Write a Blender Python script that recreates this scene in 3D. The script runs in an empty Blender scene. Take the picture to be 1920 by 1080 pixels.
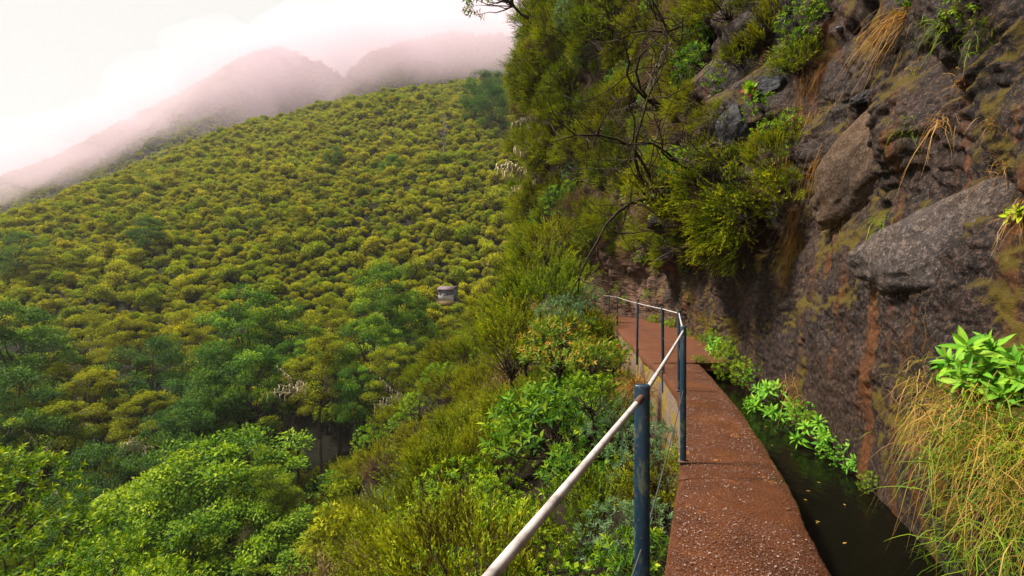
import bpy, math, random
import numpy as np
from mathutils import Vector, Matrix, Quaternion
from mathutils.bvhtree import BVHTree

random.seed(7); np.random.seed(7)
R = math.radians
scene = bpy.context.scene
COL = scene.collection
EYE = 1.47

# ------------------------------------------------------------------ camera
cam = bpy.data.cameras.new('camera'); camo = bpy.data.objects.new('camera', cam); COL.objects.link(camo)
camo.location = (0, 0, EYE); camo.rotation_euler = (R(90), 0, 0)
cam.lens = 18.0; cam.sensor_width = 36.0; cam.clip_start = 0.05; cam.clip_end = 12000
scene.camera = camo

# ------------------------------------------------------------------ sky, sun, exposure
SUN_EL, SUN_AZ = 54.0, -84.0           # azimuth from +Y towards +X
world = bpy.data.worlds.new('World'); scene.world = world; world.use_nodes = True
wn = world.node_tree.nodes; wl = world.node_tree.links
for n in list(wn): wn.remove(n)
sky = wn.new('ShaderNodeTexSky'); sky.sky_type = 'NISHITA'; sky.sun_disc = False
sky.sun_elevation = R(SUN_EL); sky.sun_rotation = R(SUN_AZ % 360)
b1 = wn.new('ShaderNodeBackground'); b1.inputs[1].default_value = 0.09
b2 = wn.new('ShaderNodeBackground'); b2.inputs[0].default_value = (1.0, 0.97, 0.90, 1); b2.inputs[1].default_value = 0.445
mx = wn.new('ShaderNodeMixShader'); mx.inputs[0].default_value = 0.93
wo = wn.new('ShaderNodeOutputWorld')
wl.new(sky.outputs[0], b1.inputs[0]); wl.new(b1.outputs[0], mx.inputs[1]); wl.new(b2.outputs[0], mx.inputs[2]); wl.new(mx.outputs[0], wo.inputs[0])
sl = bpy.data.lights.new('sun', 'SUN'); sl.energy = 5.0; sl.angle = R(9.0); sl.color = (1.0, 0.93, 0.82)
so = bpy.data.objects.new('sun', sl); COL.objects.link(so); so.location = (-30, -20, 60)
sdir = Vector((math.sin(R(SUN_AZ)) * math.cos(R(SUN_EL)), math.cos(R(SUN_AZ)) * math.cos(R(SUN_EL)), math.sin(R(SUN_EL))))
so.rotation_euler = sdir.to_track_quat('Z', 'Y').to_euler()
vs = scene.view_settings
vs.view_transform = 'Standard'; vs.look = 'None'; vs.gamma = 1.0; vs.use_curve_mapping = False; vs.exposure = 1.1
cy = scene.cycles
cy.max_bounces = 6; cy.diffuse_bounces = 3; cy.glossy_bounces = 2; cy.transmission_bounces = 3; cy.volume_bounces = 2; cy.transparent_max_bounces = 32
cy.sample_clamp_indirect = 4.0; cy.caustics_reflective = False; cy.caustics_refractive = False

# ------------------------------------------------------------------ numpy noise
def _h(ix, iy, iz, k=0):
    n = (ix.astype(np.int64) * 374761393 + iy.astype(np.int64) * 668265263 + iz.astype(np.int64) * 2147483647 + k * 974634533) & 0xffffffff
    n = ((n ^ (n >> 13)) * 1274126177) & 0xffffffff
    n = n ^ (n >> 16)
    return (n & 0xffffff) / float(0xffffff)
def vn(P, k=0):
    F = np.floor(P); f = P - F; f = f * f * (3 - 2 * f); x, y, z = F[:, 0], F[:, 1], F[:, 2]
    r = 0
    for dx in (0, 1):
        for dy in (0, 1):
            for dz in (0, 1):
                w = (f[:, 0] if dx else 1 - f[:, 0]) * (f[:, 1] if dy else 1 - f[:, 1]) * (f[:, 2] if dz else 1 - f[:, 2])
                r = r + w * _h(x + dx, y + dy, z + dz, k)
    return r * 2 - 1
def fbm(P, scale, octv=4, k=0):
    a, s, r = 1.0, scale, 0
    for i in range(octv):
        r = r + a * vn(P * s, k + i); a *= 0.5; s *= 2.03
    return r
def worley(P, scale, k=0):
    Q = P * scale; F = np.floor(Q); d1 = np.full(len(P), 9.0)
    for dx in (-1, 0, 1):
        for dy in (-1, 0, 1):
            for dz in (-1, 0, 1):
                c = F + np.array([dx, dy, dz])
                j = np.stack([_h(c[:, 0], c[:, 1], c[:, 2], k + i) for i in range(3)], 1)
                d1 = np.minimum(d1, np.linalg.norm(c + j - Q, axis=1))
    return d1
def sstep(a, b, x):
    t = np.clip((x - a) / (b - a), 0, 1); return t * t * (3 - 2 * t)
def nrm(A): return A / np.maximum(np.linalg.norm(A, axis=-1, keepdims=True), 1e-9)
rs = np.random.RandomState(11)

# ------------------------------------------------------------------ mesh helpers
def mk(name, V, F, mats=None, tone=None, smooth=False):
    V = np.asarray(V, np.float32); F = np.asarray(F, np.int32); m = bpy.data.meshes.new(name)
    k = F.shape[1]; m.vertices.add(len(V)); m.vertices.foreach_set('co', V.ravel())
    m.loops.add(F.size); m.loops.foreach_set('vertex_index', F.ravel())
    m.polygons.add(len(F)); m.polygons.foreach_set('loop_start', np.arange(0, F.size, k, dtype=np.int32))
    m.polygons.foreach_set('loop_total', np.full(len(F), k, np.int32))
    if smooth: m.polygons.foreach_set('use_smooth', np.ones(len(F), bool))
    if tone is not None:
        a = m.attributes.new('tone', 'FLOAT', 'POINT'); a.data.foreach_set('value', np.asarray(tone, np.float32))
    m.update(calc_edges=True); m.validate()
    if mats is not None: m.materials.append(mats)
    return m
def ob(name, mesh, parent=None, loc=None):
    o = bpy.data.objects.new(name, mesh); COL.objects.link(o)
    if parent is not None: o.parent = parent
    if loc is not None: o.location = loc
    return o
def tag(o, label=None, cat=None, group=None, kind=None):
    if label: o['label'] = label
    if cat: o['category'] = cat
    if group: o['group'] = group
    if kind: o['kind'] = kind
    return o
def empty(name, loc=(0, 0, 0)):
    o = bpy.data.objects.new(name, None); COL.objects.link(o); o.location = loc; o.empty_display_size = 0.1; return o
class Acc:
    """collects quads (V,F,tone) into one mesh"""
    def __init__(s): s.V = []; s.F = []; s.T = []; s.n = 0
    def add(s, V, F, T=None):
        V = np.asarray(V, float).reshape(-1, 3); F = np.asarray(F, int)
        s.V.append(V); s.F.append(F + s.n); s.T.append(np.full(len(V), .5) if T is None else np.broadcast_to(np.asarray(T, float), (len(V),))); s.n += len(V)
    def mesh(s, name, mat, smooth=False): return mk(name, np.concatenate(s.V), np.concatenate(s.F), mat, np.concatenate(s.T), smooth)
def tube(pts, rad, n=6):
    P = np.asarray(pts, float); rad = np.broadcast_to(np.asarray(rad, float), (len(P),))
    T = nrm(np.gradient(P, axis=0)); up = np.array([.13, .21, .97]); A = nrm(np.cross(T, up)); B = np.cross(T, A)
    th = np.arange(n) * 2 * math.pi / n
    V = P[:, None, :] + rad[:, None, None] * (np.cos(th)[None, :, None] * A[:, None, :] + np.sin(th)[None, :, None] * B[:, None, :])
    F = []
    for i in range(len(P) - 1):
        for j in range(n): F.append((i * n + j, i * n + (j + 1) % n, (i + 1) * n + (j + 1) % n, (i + 1) * n + j))
    V = V.reshape(-1, 3); m = len(V); V = np.vstack([V, P[:1], P[-1:]])
    for j in range(0, n, 2):
        F.append((m, (j + 2) % n, (j + 1) % n, j)); e = (len(P) - 1) * n; F.append((m + 1, e + j, e + (j + 1) % n, e + (j + 2) % n))
    return V, np.array(F)
def box(c, s, rz=0.0):
    x, y, z = s[0] / 2, s[1] / 2, s[2] / 2
    V = np.array([(-x, -y, -z), (x, -y, -z), (x, y, -z), (-x, y, -z), (-x, -y, z), (x, -y, z), (x, y, z), (-x, y, z)])
    ca, sa = math.cos(rz), math.sin(rz); V = np.stack([V[:, 0] * ca - V[:, 1] * sa, V[:, 0] * sa + V[:, 1] * ca, V[:, 2]], 1) + np.array(c)
    return V, np.array([(0, 3, 2, 1), (4, 5, 6, 7), (0, 1, 5, 4), (1, 2, 6, 5), (2, 3, 7, 6), (3, 0, 4, 7)])
def leafq(P, D, N, L, W, fold=.18, droop=.12):
    """diamond leaves: one quad each"""
    D = nrm(D); S = nrm(np.cross(D, N)); N = np.cross(S, D); L = np.asarray(L).reshape(-1, 1); W = np.asarray(W).reshape(-1, 1)
    m = P + D * L * .48 + N * W * fold
    V = np.stack([P, m + S * W * .5, P + D * L - N * L * droop, m - S * W * .5], 1).reshape(-1, 3)
    return V, np.arange(len(P) * 4).reshape(-1, 4)
def rdir(n): return nrm(rs.normal(size=(n, 3)))

# ------------------------------------------------------------------ materials
def newmat(name):
    m = bpy.data.materials.new(name); m.use_nodes = True; nt = m.node_tree
    for n in list(nt.nodes): nt.nodes.remove(n)
    return m, nt, nt.nodes, nt.links
def ramp(nt, fac, stops, interp='LINEAR'):
    r = nt.nodes.new('ShaderNodeValToRGB'); r.color_ramp.interpolation = interp
    while len(r.color_ramp.elements) < len(stops): r.color_ramp.elements.new(0.5)
    for e, (p, c) in zip(r.color_ramp.elements, stops):
        e.position = p; e.color = (c[0], c[1], c[2], 1) if len(c) == 3 else c
    nt.links.new(fac, r.inputs[0]); return r.outputs[0]
def noise(nt, vec, scale, detail=6, rough=.6, dist=0.0):
    n = nt.nodes.new('ShaderNodeTexNoise'); n.inputs['Scale'].default_value = scale; n.inputs['Detail'].default_value = detail
    n.inputs['Roughness'].default_value = rough; n.inputs['Distortion'].default_value = dist
    if vec is not None: nt.links.new(vec, n.inputs['Vector'])
    return n.outputs['Fac']
def mixc(nt, fac, a, b, mode='MIX'):
    n = nt.nodes.new('ShaderNodeMix'); n.data_type = 'RGBA'; n.blend_type = mode
    for s, v in ((n.inputs[0], fac), (n.inputs[6], a), (n.inputs[7], b)):
        if hasattr(v, 'is_linked'): nt.links.new(v, s)
        else: s.default_value = v if not isinstance(v, tuple) else (*v[:3], 1)
    return n.outputs[2]
def math_(nt, op, a, b=0.0, clamp=False):
    n = nt.nodes.new('ShaderNodeMath'); n.operation = op; n.use_clamp = clamp
    for s, v in ((n.inputs[0], a), (n.inputs[1], b)):
        if hasattr(v, 'is_linked'): nt.links.new(v, s)
        else: s.default_value = v
    return n.outputs[0]
W_ = lambda t: (t, t, t)
def bump(nt, h, strength, dist, prev=None):
    b = nt.nodes.new('ShaderNodeBump'); b.inputs['Strength'].default_value = strength; b.inputs['Distance'].default_value = dist
    nt.links.new(h, b.inputs['Height'])
    if prev is not None: nt.links.new(prev, b.inputs['Normal'])
    return b.outputs[0]
def finish(nt, col, rough=.8, nor=None, spec=.3):
    p = nt.nodes.new('ShaderNodeBsdfPrincipled'); o = nt.nodes.new('ShaderNodeOutputMaterial')
    for s, v in ((p.inputs['Base Color'], col), (p.inputs['Roughness'], rough)):
        if hasattr(v, 'is_linked'): nt.links.new(v, s)
        else: s.default_value = (*v, 1) if isinstance(v, tuple) else v
    p.inputs['Specular IOR Level'].default_value = spec
    if nor is not None: nt.links.new(nor, p.inputs['Normal'])
    nt.links.new(p.outputs[0], o.inputs[0]); return p, o

def leaf_mat(name, stops, vary=((.85, .85, .85), (1.2, 1.15, 1.0)), rough=.7, transl=.27, spec=.06, tc=(1.0, 1.0, .35)):
    m, nt, N, L = newmat(name)
    at = N.new('ShaderNodeAttribute'); at.attribute_name = 'tone'
    c = ramp(nt, at.outputs['Fac'], stops)
    oi = N.new('ShaderNodeObjectInfo')
    v = ramp(nt, oi.outputs['Random'], [(0, vary[0]), (1, vary[1])])
    c = mixc(nt, 1.0, c, v, 'MULTIPLY')
    p = N.new('ShaderNodeBsdfPrincipled'); L.new(c, p.inputs['Base Color']); p.inputs['Roughness'].default_value = rough; p.inputs['Specular IOR Level'].default_value = spec
    t = N.new('ShaderNodeBsdfTranslucent'); tcn = mixc(nt, 1.0, c, tc, 'MULTIPLY')
    L.new(mixc(nt, 1.0, tcn, (1.5, 1.5, 1.5), 'MULTIPLY'), t.inputs[0])
    ms = N.new('ShaderNodeMixShader'); ms.inputs[0].default_value = transl
    L.new(p.outputs[0], ms.inputs[1]); L.new(t.outputs[0], ms.inputs[2])
    o = N.new('ShaderNodeOutputMaterial'); L.new(ms.outputs[0], o.inputs[0]); return m

M = {}
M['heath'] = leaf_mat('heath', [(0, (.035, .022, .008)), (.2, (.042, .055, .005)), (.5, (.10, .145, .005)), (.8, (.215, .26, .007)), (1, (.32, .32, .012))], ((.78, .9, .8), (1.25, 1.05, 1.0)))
M['heath_gold'] = leaf_mat('heath_gold', [(0, (.055, .03, .014)), (.25, (.085, .075, .006)), (.6, (.19, .21, .006)), (1, (.35, .335, .012))], ((.78, .93, .8), (1.06, 1.04, 1.0)))
M['dryheath'] = leaf_mat('dry_heath', [(0, (.05, .03, .025)), (.5, (.14, .08, .06)), (.8, (.20, .14, .07)), (1, (.24, .22, .04))], rough=.8, transl=.15)
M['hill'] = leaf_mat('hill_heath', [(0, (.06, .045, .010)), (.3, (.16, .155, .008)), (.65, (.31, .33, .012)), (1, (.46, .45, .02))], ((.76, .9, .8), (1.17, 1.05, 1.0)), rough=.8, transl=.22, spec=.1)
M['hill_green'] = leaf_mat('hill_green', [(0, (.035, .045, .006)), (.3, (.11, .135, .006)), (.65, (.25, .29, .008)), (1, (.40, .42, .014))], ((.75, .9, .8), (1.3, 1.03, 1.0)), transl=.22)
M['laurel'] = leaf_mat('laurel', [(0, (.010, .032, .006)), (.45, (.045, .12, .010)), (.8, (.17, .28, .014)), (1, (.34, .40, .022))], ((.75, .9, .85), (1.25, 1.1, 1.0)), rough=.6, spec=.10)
M['laurel_lime'] = leaf_mat('laurel_lime', [(0, (.014, .042, .004)), (.5, (.085, .175, .007)), (1, (.33, .41, .014))], ((.8, .9, .85), (1.2, 1.1, 1.0)), rough=.6, spec=.10)  # laurel and lime ramps spread wide: painted sunlit tops, dark lower leaves
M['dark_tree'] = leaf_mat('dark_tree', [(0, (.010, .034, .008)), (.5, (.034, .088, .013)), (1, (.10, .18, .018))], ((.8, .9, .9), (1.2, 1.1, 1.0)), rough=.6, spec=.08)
M['glaucous'] = leaf_mat('glaucous', [(0, (.03, .06, .03)), (.5, (.08, .15, .07)), (1, (.17, .25, .12))], rough=.7, tc=(.9, 1, .6))
M['orange_tip'] = leaf_mat('orange_tip', [(0, (.03, .08, .01)), (.55, (.13, .21, .02)), (.8, (.36, .26, .03)), (1, (.5, .2, .04))], rough=.4)
M['fresh'] = leaf_mat('fresh_leaf', [(0, (.03, .11, .010)), (.6, (.10, .27, .016)), (1, (.24, .40, .03))], ((.82, .92, .9), (1.2, 1.08, 1.0)), rough=.55, spec=.12, transl=.22)
M['fern'] = leaf_mat('fern', [(0, (.06, .13, .012)), (.6, (.17, .28, .02)), (1, (.34, .38, .03))], rough=.55)
M['straw'] = leaf_mat('straw', [(0, (.06, .12, .008)), (.3, (.16, .18, .012)), (.6, (.32, .21, .035)), (1, (.46, .27, .09))], ((.9, .9, .9), (1.1, 1.1, 1.0)), rough=.6, transl=.3, tc=(1, .9, .5))
M['grassgreen'] = leaf_mat('green_grass', [(0, (.03, .08, .01)), (.5, (.10, .19, .018)), (1, (.24, .29, .03))], rough=.5)
M['drygrass'] = leaf_mat('dry_grass', [(0, (.12, .06, .015)), (.5, (.28, .15, .04)), (1, (.44, .27, .10))], rough=.7, transl=.2, tc=(1, .85, .5))
M['lichen'] = leaf_mat('lichen', [(0, (.22, .19, .12)), (1, (.46, .41, .27))], rough=.9, transl=.15, spec=.05, tc=(1, 1, .8))
M['red'] = leaf_mat('red_leaf', [(0, (.25, .04, .03)), (1, (.5, .12, .08))], rough=.6)
def bark(name, c1, c2, moss=None):
    m, nt, N, L = newmat(name); g = N.new('ShaderNodeNewGeometry')
    n = noise(nt, g.outputs['Position'], 9, 6, .7); c = ramp(nt, n, [(.3, c1), (.7, c2)])
    if moss:
        k = ramp(nt, noise(nt, g.outputs['Position'], 4, 4), [(.52, W_(0)), (.62, W_(1))]); c = mixc(nt, k, c, moss)
    finish(nt, c, .9, bump(nt, n, .6, .02), .1); return m
M['bark'] = bark('bark', (.025, .018, .014), (.085, .06, .045))
M['darkbark'] = bark('dark_bark', (.018, .012, .010), (.05, .034, .026), (.05, .045, .01))
M['greybark'] = bark('grey_bark', (.10, .08, .07), (.24, .20, .18))
M['stalk'] = bark('stalk', (.06, .09, .015), (.12, .15, .03))

def rock_mat(name, base, fleck, ochre, mossc, ochre_t=.56, moss_t=.62, scale=1.0):
    m, nt, N, L = newmat(name); g = N.new('ShaderNodeNewGeometry'); P = g.outputs['Position']
    n1 = noise(nt, P, 2.2 * scale, 10, .68, .4); n2 = noise(nt, P, 26 * scale, 5, .7); n3 = noise(nt, P, .55, 5, .6, .6); n4 = noise(nt, P, 1.3, 7, .65, .8)
    n5 = noise(nt, P, 90 * scale, 3, .6)
    c = ramp(nt, n1, [(.25, base[0]), (.5, base[1]), (.75, base[2])])
    c = mixc(nt, ramp(nt, n3, [(.44, W_(0)), (.64, W_(.6))]), c, base[3])
    c = mixc(nt, ramp(nt, n2, [(.50, W_(0)), (.60, W_(.8))]), c, fleck)
    c = mixc(nt, ramp(nt, n5, [(.36, W_(.9)), (.48, W_(0))]), c, base[0])
    n6 = noise(nt, P, 55 * scale, 3, .7, .6); c = mixc(nt, ramp(nt, n6, [(.62, W_(0)), (.68, W_(.9))]), c, tuple(1.7 * v for v in fleck)); c = mixc(nt, ramp(nt, n6, [(.33, W_(.85)), (.42, W_(0))]), c, base[0])
    # vertical streaks of mineral and moss
    mp = N.new('ShaderNodeMapping'); mp.inputs['Scale'].default_value = (1.3, 1.3, .16); L.new(P, mp.inputs[0])
    st = noise(nt, mp.outputs[0], 1.6, 6, .6, .5)
    k = math_(nt, 'MULTIPLY', ramp(nt, st, [(ochre_t, W_(0)), (ochre_t + .08, W_(1))]), ramp(nt, n2, [(.3, W_(.3)), (.6, W_(1))]))
    c = mixc(nt, math_(nt, 'MULTIPLY', k, .7), c, ochre)
    sx = N.new('ShaderNodeSeparateXYZ'); L.new(g.outputs['Normal'], sx.inputs[0])
    mm = math_(nt, 'ADD', n4, math_(nt, 'MULTIPLY', sx.outputs[2], .12))
    c = mixc(nt, ramp(nt, mm, [(moss_t, W_(0)), (moss_t + .07, W_(.95))]), c, mixc(nt, n2, mossc[0], mossc[1]))
    if name == 'cliff_rock':
        sy_ = N.new('ShaderNodeSeparateXYZ'); L.new(P, sy_.inputs[0]); f_ = math_(nt, 'MULTIPLY', ramp(nt, math_(nt, 'MULTIPLY', sy_.outputs[1], .02), [(.36, W_(0)), (.5, W_(.8))]), ramp(nt, n1, [(.35, W_(.1)), (.6, W_(1))])); c = mixc(nt, f_, c, mixc(nt, n2, (.07, .033, .022), (.27, .15, .10)))
    vor = N.new('ShaderNodeTexVoronoi'); vor.inputs['Scale'].default_value = 7 * scale; L.new(P, vor.inputs['Vector'])
    nb = bump(nt, n1, .8, .12); nb = bump(nt, vor.outputs['Distance'], .7, .06, nb); nb = bump(nt, n2, .9, .03, nb); nb = bump(nt, n5, .8, .010, nb)
    finish(nt, c, ramp(nt, n4, [(.35, W_(.5)), (.6, W_(.9))]), nb, .22); return m, nt
M['cliff'], cnt = rock_mat('cliff_rock', ((.0025, .0018, .0016), (.0105, .0064, .005), (.033, .019, .014), (.036, .015, .006)), (.095, .058, .044), (.15, .048, .007), ((.03, .024, .003), (.12, .08, .005)), .555, .55)
M['boulder'], _ = rock_mat('boulder_rock', ((.022, .017, .017), (.060, .046, .042), (.105, .078, .064), (.11, .06, .028)), (.16, .12, .10), (.10, .04, .01), ((.05, .035, .006), (.1, .075, .01)), .60, .62, .8)
M['tan'], _ = rock_mat('tan_rock', ((.022, .014, .010), (.058, .034, .020), (.10, .060, .034), (.11, .055, .02)), (.14, .092, .06), (.11, .042, .01), ((.05, .035, .006), (.1, .075, .01)), .60, .62, .8)
M['basalt'], _ = rock_mat('basalt_rock', ((.010, .010, .013), (.025, .025, .031), (.05, .05, .057), (.035, .03, .027)), (.09, .088, .095), (.1, .06, .02), ((.05, .05, .01), (.1, .09, .02)), .68, .72, .8)
M['pebble'], _ = rock_mat('pebble_rock', ((.15, .13, .13), (.22, .2, .2), (.30, .27, .27), (.2, .15, .13)), (.36, .33, .32), (.3, .2, .1), ((.1, .1, .03), (.2, .2, .05)), .7, .75, 3)
def soil_mat(name, a, b, c3):
    m, nt, N, L = newmat(name); g = N.new('ShaderNodeNewGeometry'); P = g.outputs['Position']
    n1 = noise(nt, P, .8, 9, .7, .3); n2 = noise(nt, P, 9, 6, .7)
    c = ramp(nt, n1, [(.35, a), (.55, b), (.7, c3)]); c = mixc(nt, ramp(nt, n2, [(.45, W_(0)), (.7, W_(.6))]), c, a)
    finish(nt, c, .95, bump(nt, n2, .8, .08, bump(nt, n1, .7, .3)), .1); return m
M['soil'] = soil_mat('slope_soil', (.010, .007, .005), (.024, .018, .010), (.028, .034, .008))
M['hillsoil'] = soil_mat('hill_soil', (.006, .0055, .004), (.012, .011, .005), (.02, .021, .006))

# ------------------------------------------------------------------ plan of the place: path edge, channel, cliff foot
LY = np.array([-4, -1.5, 0, 1.7, 4.3, 6, 7.3, 8.9, 12.1, 15, 20.3, 23.3, 26, 29, 32, 35, 38, 42.])
LX = np.array([-1.75, -.8, -.22, .43, 1.42, 2.0, 2.35, 2.62, 2.97, 3.35, 4.05, 4.35, 4.2, 3.4, 2.0, .5, -.2, .5])
RY = np.array([-4, -1.5, 0, 1.7, 2.61, 4.15, 5.88, 7.3, 8.9, 10.1, 12])
RX = np.array([-.95, .04, .64, 1.30, 1.63, 2.18, 2.68, 3.03, 3.40, 3.68, 4.15])
WY = np.array([-4, -1.5, 0, 1.5, 3.17, 4.8, 6.7, 10.1, 12.3, 16.6, 21, 25, 28, 31, 33.5, 36.5, 40, 46.])
WX = np.array([.1, 1.0, 1.62, 2.2, 2.77, 3.2, 3.66, 4.36, 4.85, 5.7, 6.2, 6.0, 5.25, 4.0, 2.6, 1.5, 2.0, 6.0])
def smoothcurve(Y, X):
    yy = np.arange(Y[0], Y[-1] + .01, .05); xx = np.interp(yy, Y, X)
    for _ in range(2):
        k = np.ones(25) / 25; xx = np.convolve(np.pad(xx, 12, mode='reflect', reflect_type='odd'), k, 'valid')
    return lambda y: np.interp(y, yy, xx)
xl, xr, xw = smoothcurve(LY, LX), smoothcurve(RY, RX), smoothcurve(WY, WX)
WATER = -.28

# ------------------------------------------------------------------ cliff
NS, NT = 620, 380
ydense = np.concatenate([np.linspace(-3, 1.2, 40, endpoint=False), np.geomspace(1.2, 46, NS - 40)])
hz = np.concatenate([np.linspace(-.9, 4.4, 230, endpoint=False), np.geomspace(4.4, 30, NT - 230)])
foot = np.stack([xw(ydense), ydense], 1)
tan = nrm(np.gradient(foot, axis=0)); nin = np.stack([tan[:, 1], -tan[:, 0]], 1)     # into the rock
Yg, Hg = np.meshgrid(ydense, hz, indexing='ij')
far = sstep(23, 31, Yg); near = 1 - sstep(7, 10, Yg); mid = (1 - near) * (1 - far)
off = near * (.02 * Hg + .16 * np.maximum(Hg - 1.2, 0)) \
    + mid * (-.10 * np.clip(Hg, 0, 2) - .75 * sstep(1.9, 2.7, Hg) + .20 * np.maximum(Hg - 2.8, 0)) \
    + far * (-.3 * sstep(2.2, 4, Hg) + .03 * np.maximum(Hg - 3, 0) + .25 * np.maximum(Hg - 20, 0))
bank = (1 - sstep(2.6, 4.3, Yg)) * np.exp(-((Hg - .35) / .55) ** 2)
off = off - .30 * bank + .18 * (1 - sstep(2.6, 4.0, Yg)) * sstep(.75, 1.2, Hg)
off = off - .35 * np.exp(-((Yg - 9.4) / 1.3) ** 2) * sstep(1.6, 2.4, Hg)
P0 = np.stack([foot[:, None, 0] + nin[:, None, 0] * off, foot[:, None, 1] + nin[:, None, 1] * off, Hg], 2).reshape(-1, 3)
rough_h = (.30 + .70 * sstep(1.2, 3.2, Hg)).ravel(); dist = (.55 + .45 * sstep(4, 14, Yg)).ravel()
dis = .55 * fbm(P0, .38, 3, 3) * rough_h * dist + .22 * (1 - 2 * np.abs(vn(P0 * 1.1, 9))) * rough_h + .12 * fbm(P0, 1.9, 4, 21) * (.5 + .5 * rough_h)
w1 = worley(P0, 2.4, 5); w2 = worley(P0, 6.5, 15)
w3 = worley(P0, 15, 25)
qn = fbm(P0, .9, 3, 140) * 3.2; dis += .13 * (np.floor(qn) + sstep(.0, .25, qn - np.floor(qn))) * rough_h * .8
dis += .16 * (w1 - .5) * rough_h + .055 * (w2 - .5) + .035 * (w3 - .5) + .035 * vn(P0 * 21, 31)
dis *= (.25 + .75 * sstep(-.1, .6, Hg)).ravel() * (.58 + .42 * sstep(6, 11, Yg)).ravel()
nn = np.repeat(nin, NT, 0)
PC = P0.copy(); PC[:, :2] += nn * dis[:, None]; PC[:, 2] += .06 * fbm(P0, 2.2, 3, 77) * sstep(.3, 1.0, Hg).ravel()
idx = np.arange(NS * NT).reshape(NS, NT)
FC = np.stack([idx[:-1, :-1], idx[1:, :-1], idx[1:, 1:], idx[:-1, 1:]], 2).reshape(-1, 4)
cliff = ob('cliff', mk('cliff', PC, FC, M['cliff'], None, False)); tag(cliff, 'dark purple brown rock cliff rising beside the water channel', 'cliff', kind='structure')

# ------------------------------------------------------------------ slope below the path, far hillside, ridges
def near_z(u, y):
    brk = 4.8 + .085 * np.clip(y, 0, 30)
    z = -1.25 - .62 * np.minimum(u, brk) - 1.75 * np.maximum(u - brk, 0)
    z = z - 1.1 * np.maximum(y - 36, 0)
    return z
ny = np.concatenate([np.linspace(-6, 14, 90, endpoint=False), np.linspace(14, 52, 80)]); nu = np.concatenate([np.linspace(0, 8, 70, endpoint=False), np.geomspace(8, 60, 40)])
Yn, Un = np.meshgrid(ny, nu, indexing='ij')
Xn = xl(np.clip(Yn, -4, 42)) + .12 - Un + .25; Zn = near_z(Un, Yn)
Pn = np.stack([Xn, Yn, Zn], 2).reshape(-1, 3)
Pn[:, 2] += (.25 * fbm(Pn, .5, 4, 40) * sstep(0, .8, Un).ravel()) + (1.6 * fbm(Pn, .12, 3, 44) * sstep(7, 14, Un).ravel())
i2 = np.arange(Pn.shape[0]).reshape(Yn.shape); Fn = np.stack([i2[:-1, :-1], i2[:-1, 1:], i2[1:, 1:], i2[1:, :-1]], 2).reshape(-1, 4)
slope = ob('slope', mk('slope', Pn, Fn, M['soil'], None, True)); tag(slope, 'steep soil slope falling from the path edge into the ravine', 'slope', kind='structure')

RGX = np.array([-420, -330, -250, -215, -190, -157, -112, -60, -3, 60, 140, 260]); RGY = np.array([170, 185, 200, 215, 240, 270, 300, 318, 335, 350, 370, 390]); RGZ = np.array([-75, -45, -4, 20, 47, 80, 108, 125, 140, 150, 165, 190.])
def far_z(x, y):
    x = np.asarray(x, float); y = np.asarray(y, float)
    yb = 88 + .13 * np.maximum(-x - 10, 0); zb = -2.6 - .04 * np.maximum(-x, 0)
    yr, zr = np.interp(x, RGX, RGY), np.interp(x, RGX, RGZ)
    t = (y - yb) / (yr - yb)
    up = zb + (zr - zb) * (np.clip(t, 0, 1) * .86 + .14 * np.sin(np.clip(t, 0, 1) * math.pi / 2))
    z = np.where(t > 1, zr - .55 * (y - yr) , np.where(t < 0, np.maximum(zb - .72 * (yb - y), -27 + .03 * x), up))
    P = np.stack([x.ravel(), y.ravel(), np.zeros(x.size)], 1)
    z = z + (fbm(P, .018, 3, 60) * 5.0).reshape(x.shape) * sstep(0.05, .4, t) + (fbm(P, .07, 3, 66) * 1.1).reshape(x.shape) * sstep(6, 20, np.abs(y - yb))
    # the head of a gully on the left of the hut
    z = z - 4.5 * np.exp(-(((x + 28) / 9) ** 2 + ((y - 72) / 9) ** 2))
    return z
def grid(name, xs, ys, zf, mat):
    X, Y = np.meshgrid(xs, ys, indexing='ij'); Z = zf(X, Y); V = np.stack([X, Y, Z], 2).reshape(-1, 3)
    i = np.arange(len(V)).reshape(X.shape); F = np.stack([i[:-1, :-1], i[1:, :-1], i[1:, 1:], i[:-1, 1:]], 2).reshape(-1, 4)
    return mk(name, V, F, mat, None, True), V, F
hm, VH, FH = grid('hillside', np.linspace(-420, 220, 230), np.linspace(28, 470, 190), far_z, M['hillsoil'])
hill = ob('hillside', hm); tag(hill, 'broad heath covered hillside across the ravine', 'hillside', kind='structure')
QX = np.array([-1400, -853, -650, -582, -480, -413, -345, -298, -244, -217, -183, -135, -74, -13, 95, 400]); QZ = np.array([-60, 80, 146, 172, 226, 258, 298, 312, 289, 272, 302, 318, 329, 326, 345, 380.])
def ridge_z(x, y):
    zr = np.interp(x, QX, QZ); P = np.stack([x.ravel(), y.ravel(), 0 * x.ravel()], 1)
    z = zr - np.where(y < 660, .98 * (660 - y), .7 * (y - 660)); z = z + (fbm(P, .011, 4, 80) * 9).reshape(x.shape) * sstep(0, 120, np.abs(y - 660))
    return np.maximum(z, -62)
rm, VR, FR = grid('ridge', np.linspace(-1400, 400, 240), np.linspace(280, 900, 110), ridge_z, M['hillsoil'])
ridge = ob('ridge', rm); tag(ridge, 'far mountain ridge fading into mist behind the hillside', 'ridge', kind='structure')
gm, _, _ = grid('ground', np.linspace(-6000, 6000, 3), np.linspace(-6000, 6000, 3), lambda x, y: 0 * x - 70, M['hillsoil'])
tag(ob('ground', gm), 'low valley ground under the hills', 'ground', kind='structure')

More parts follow.
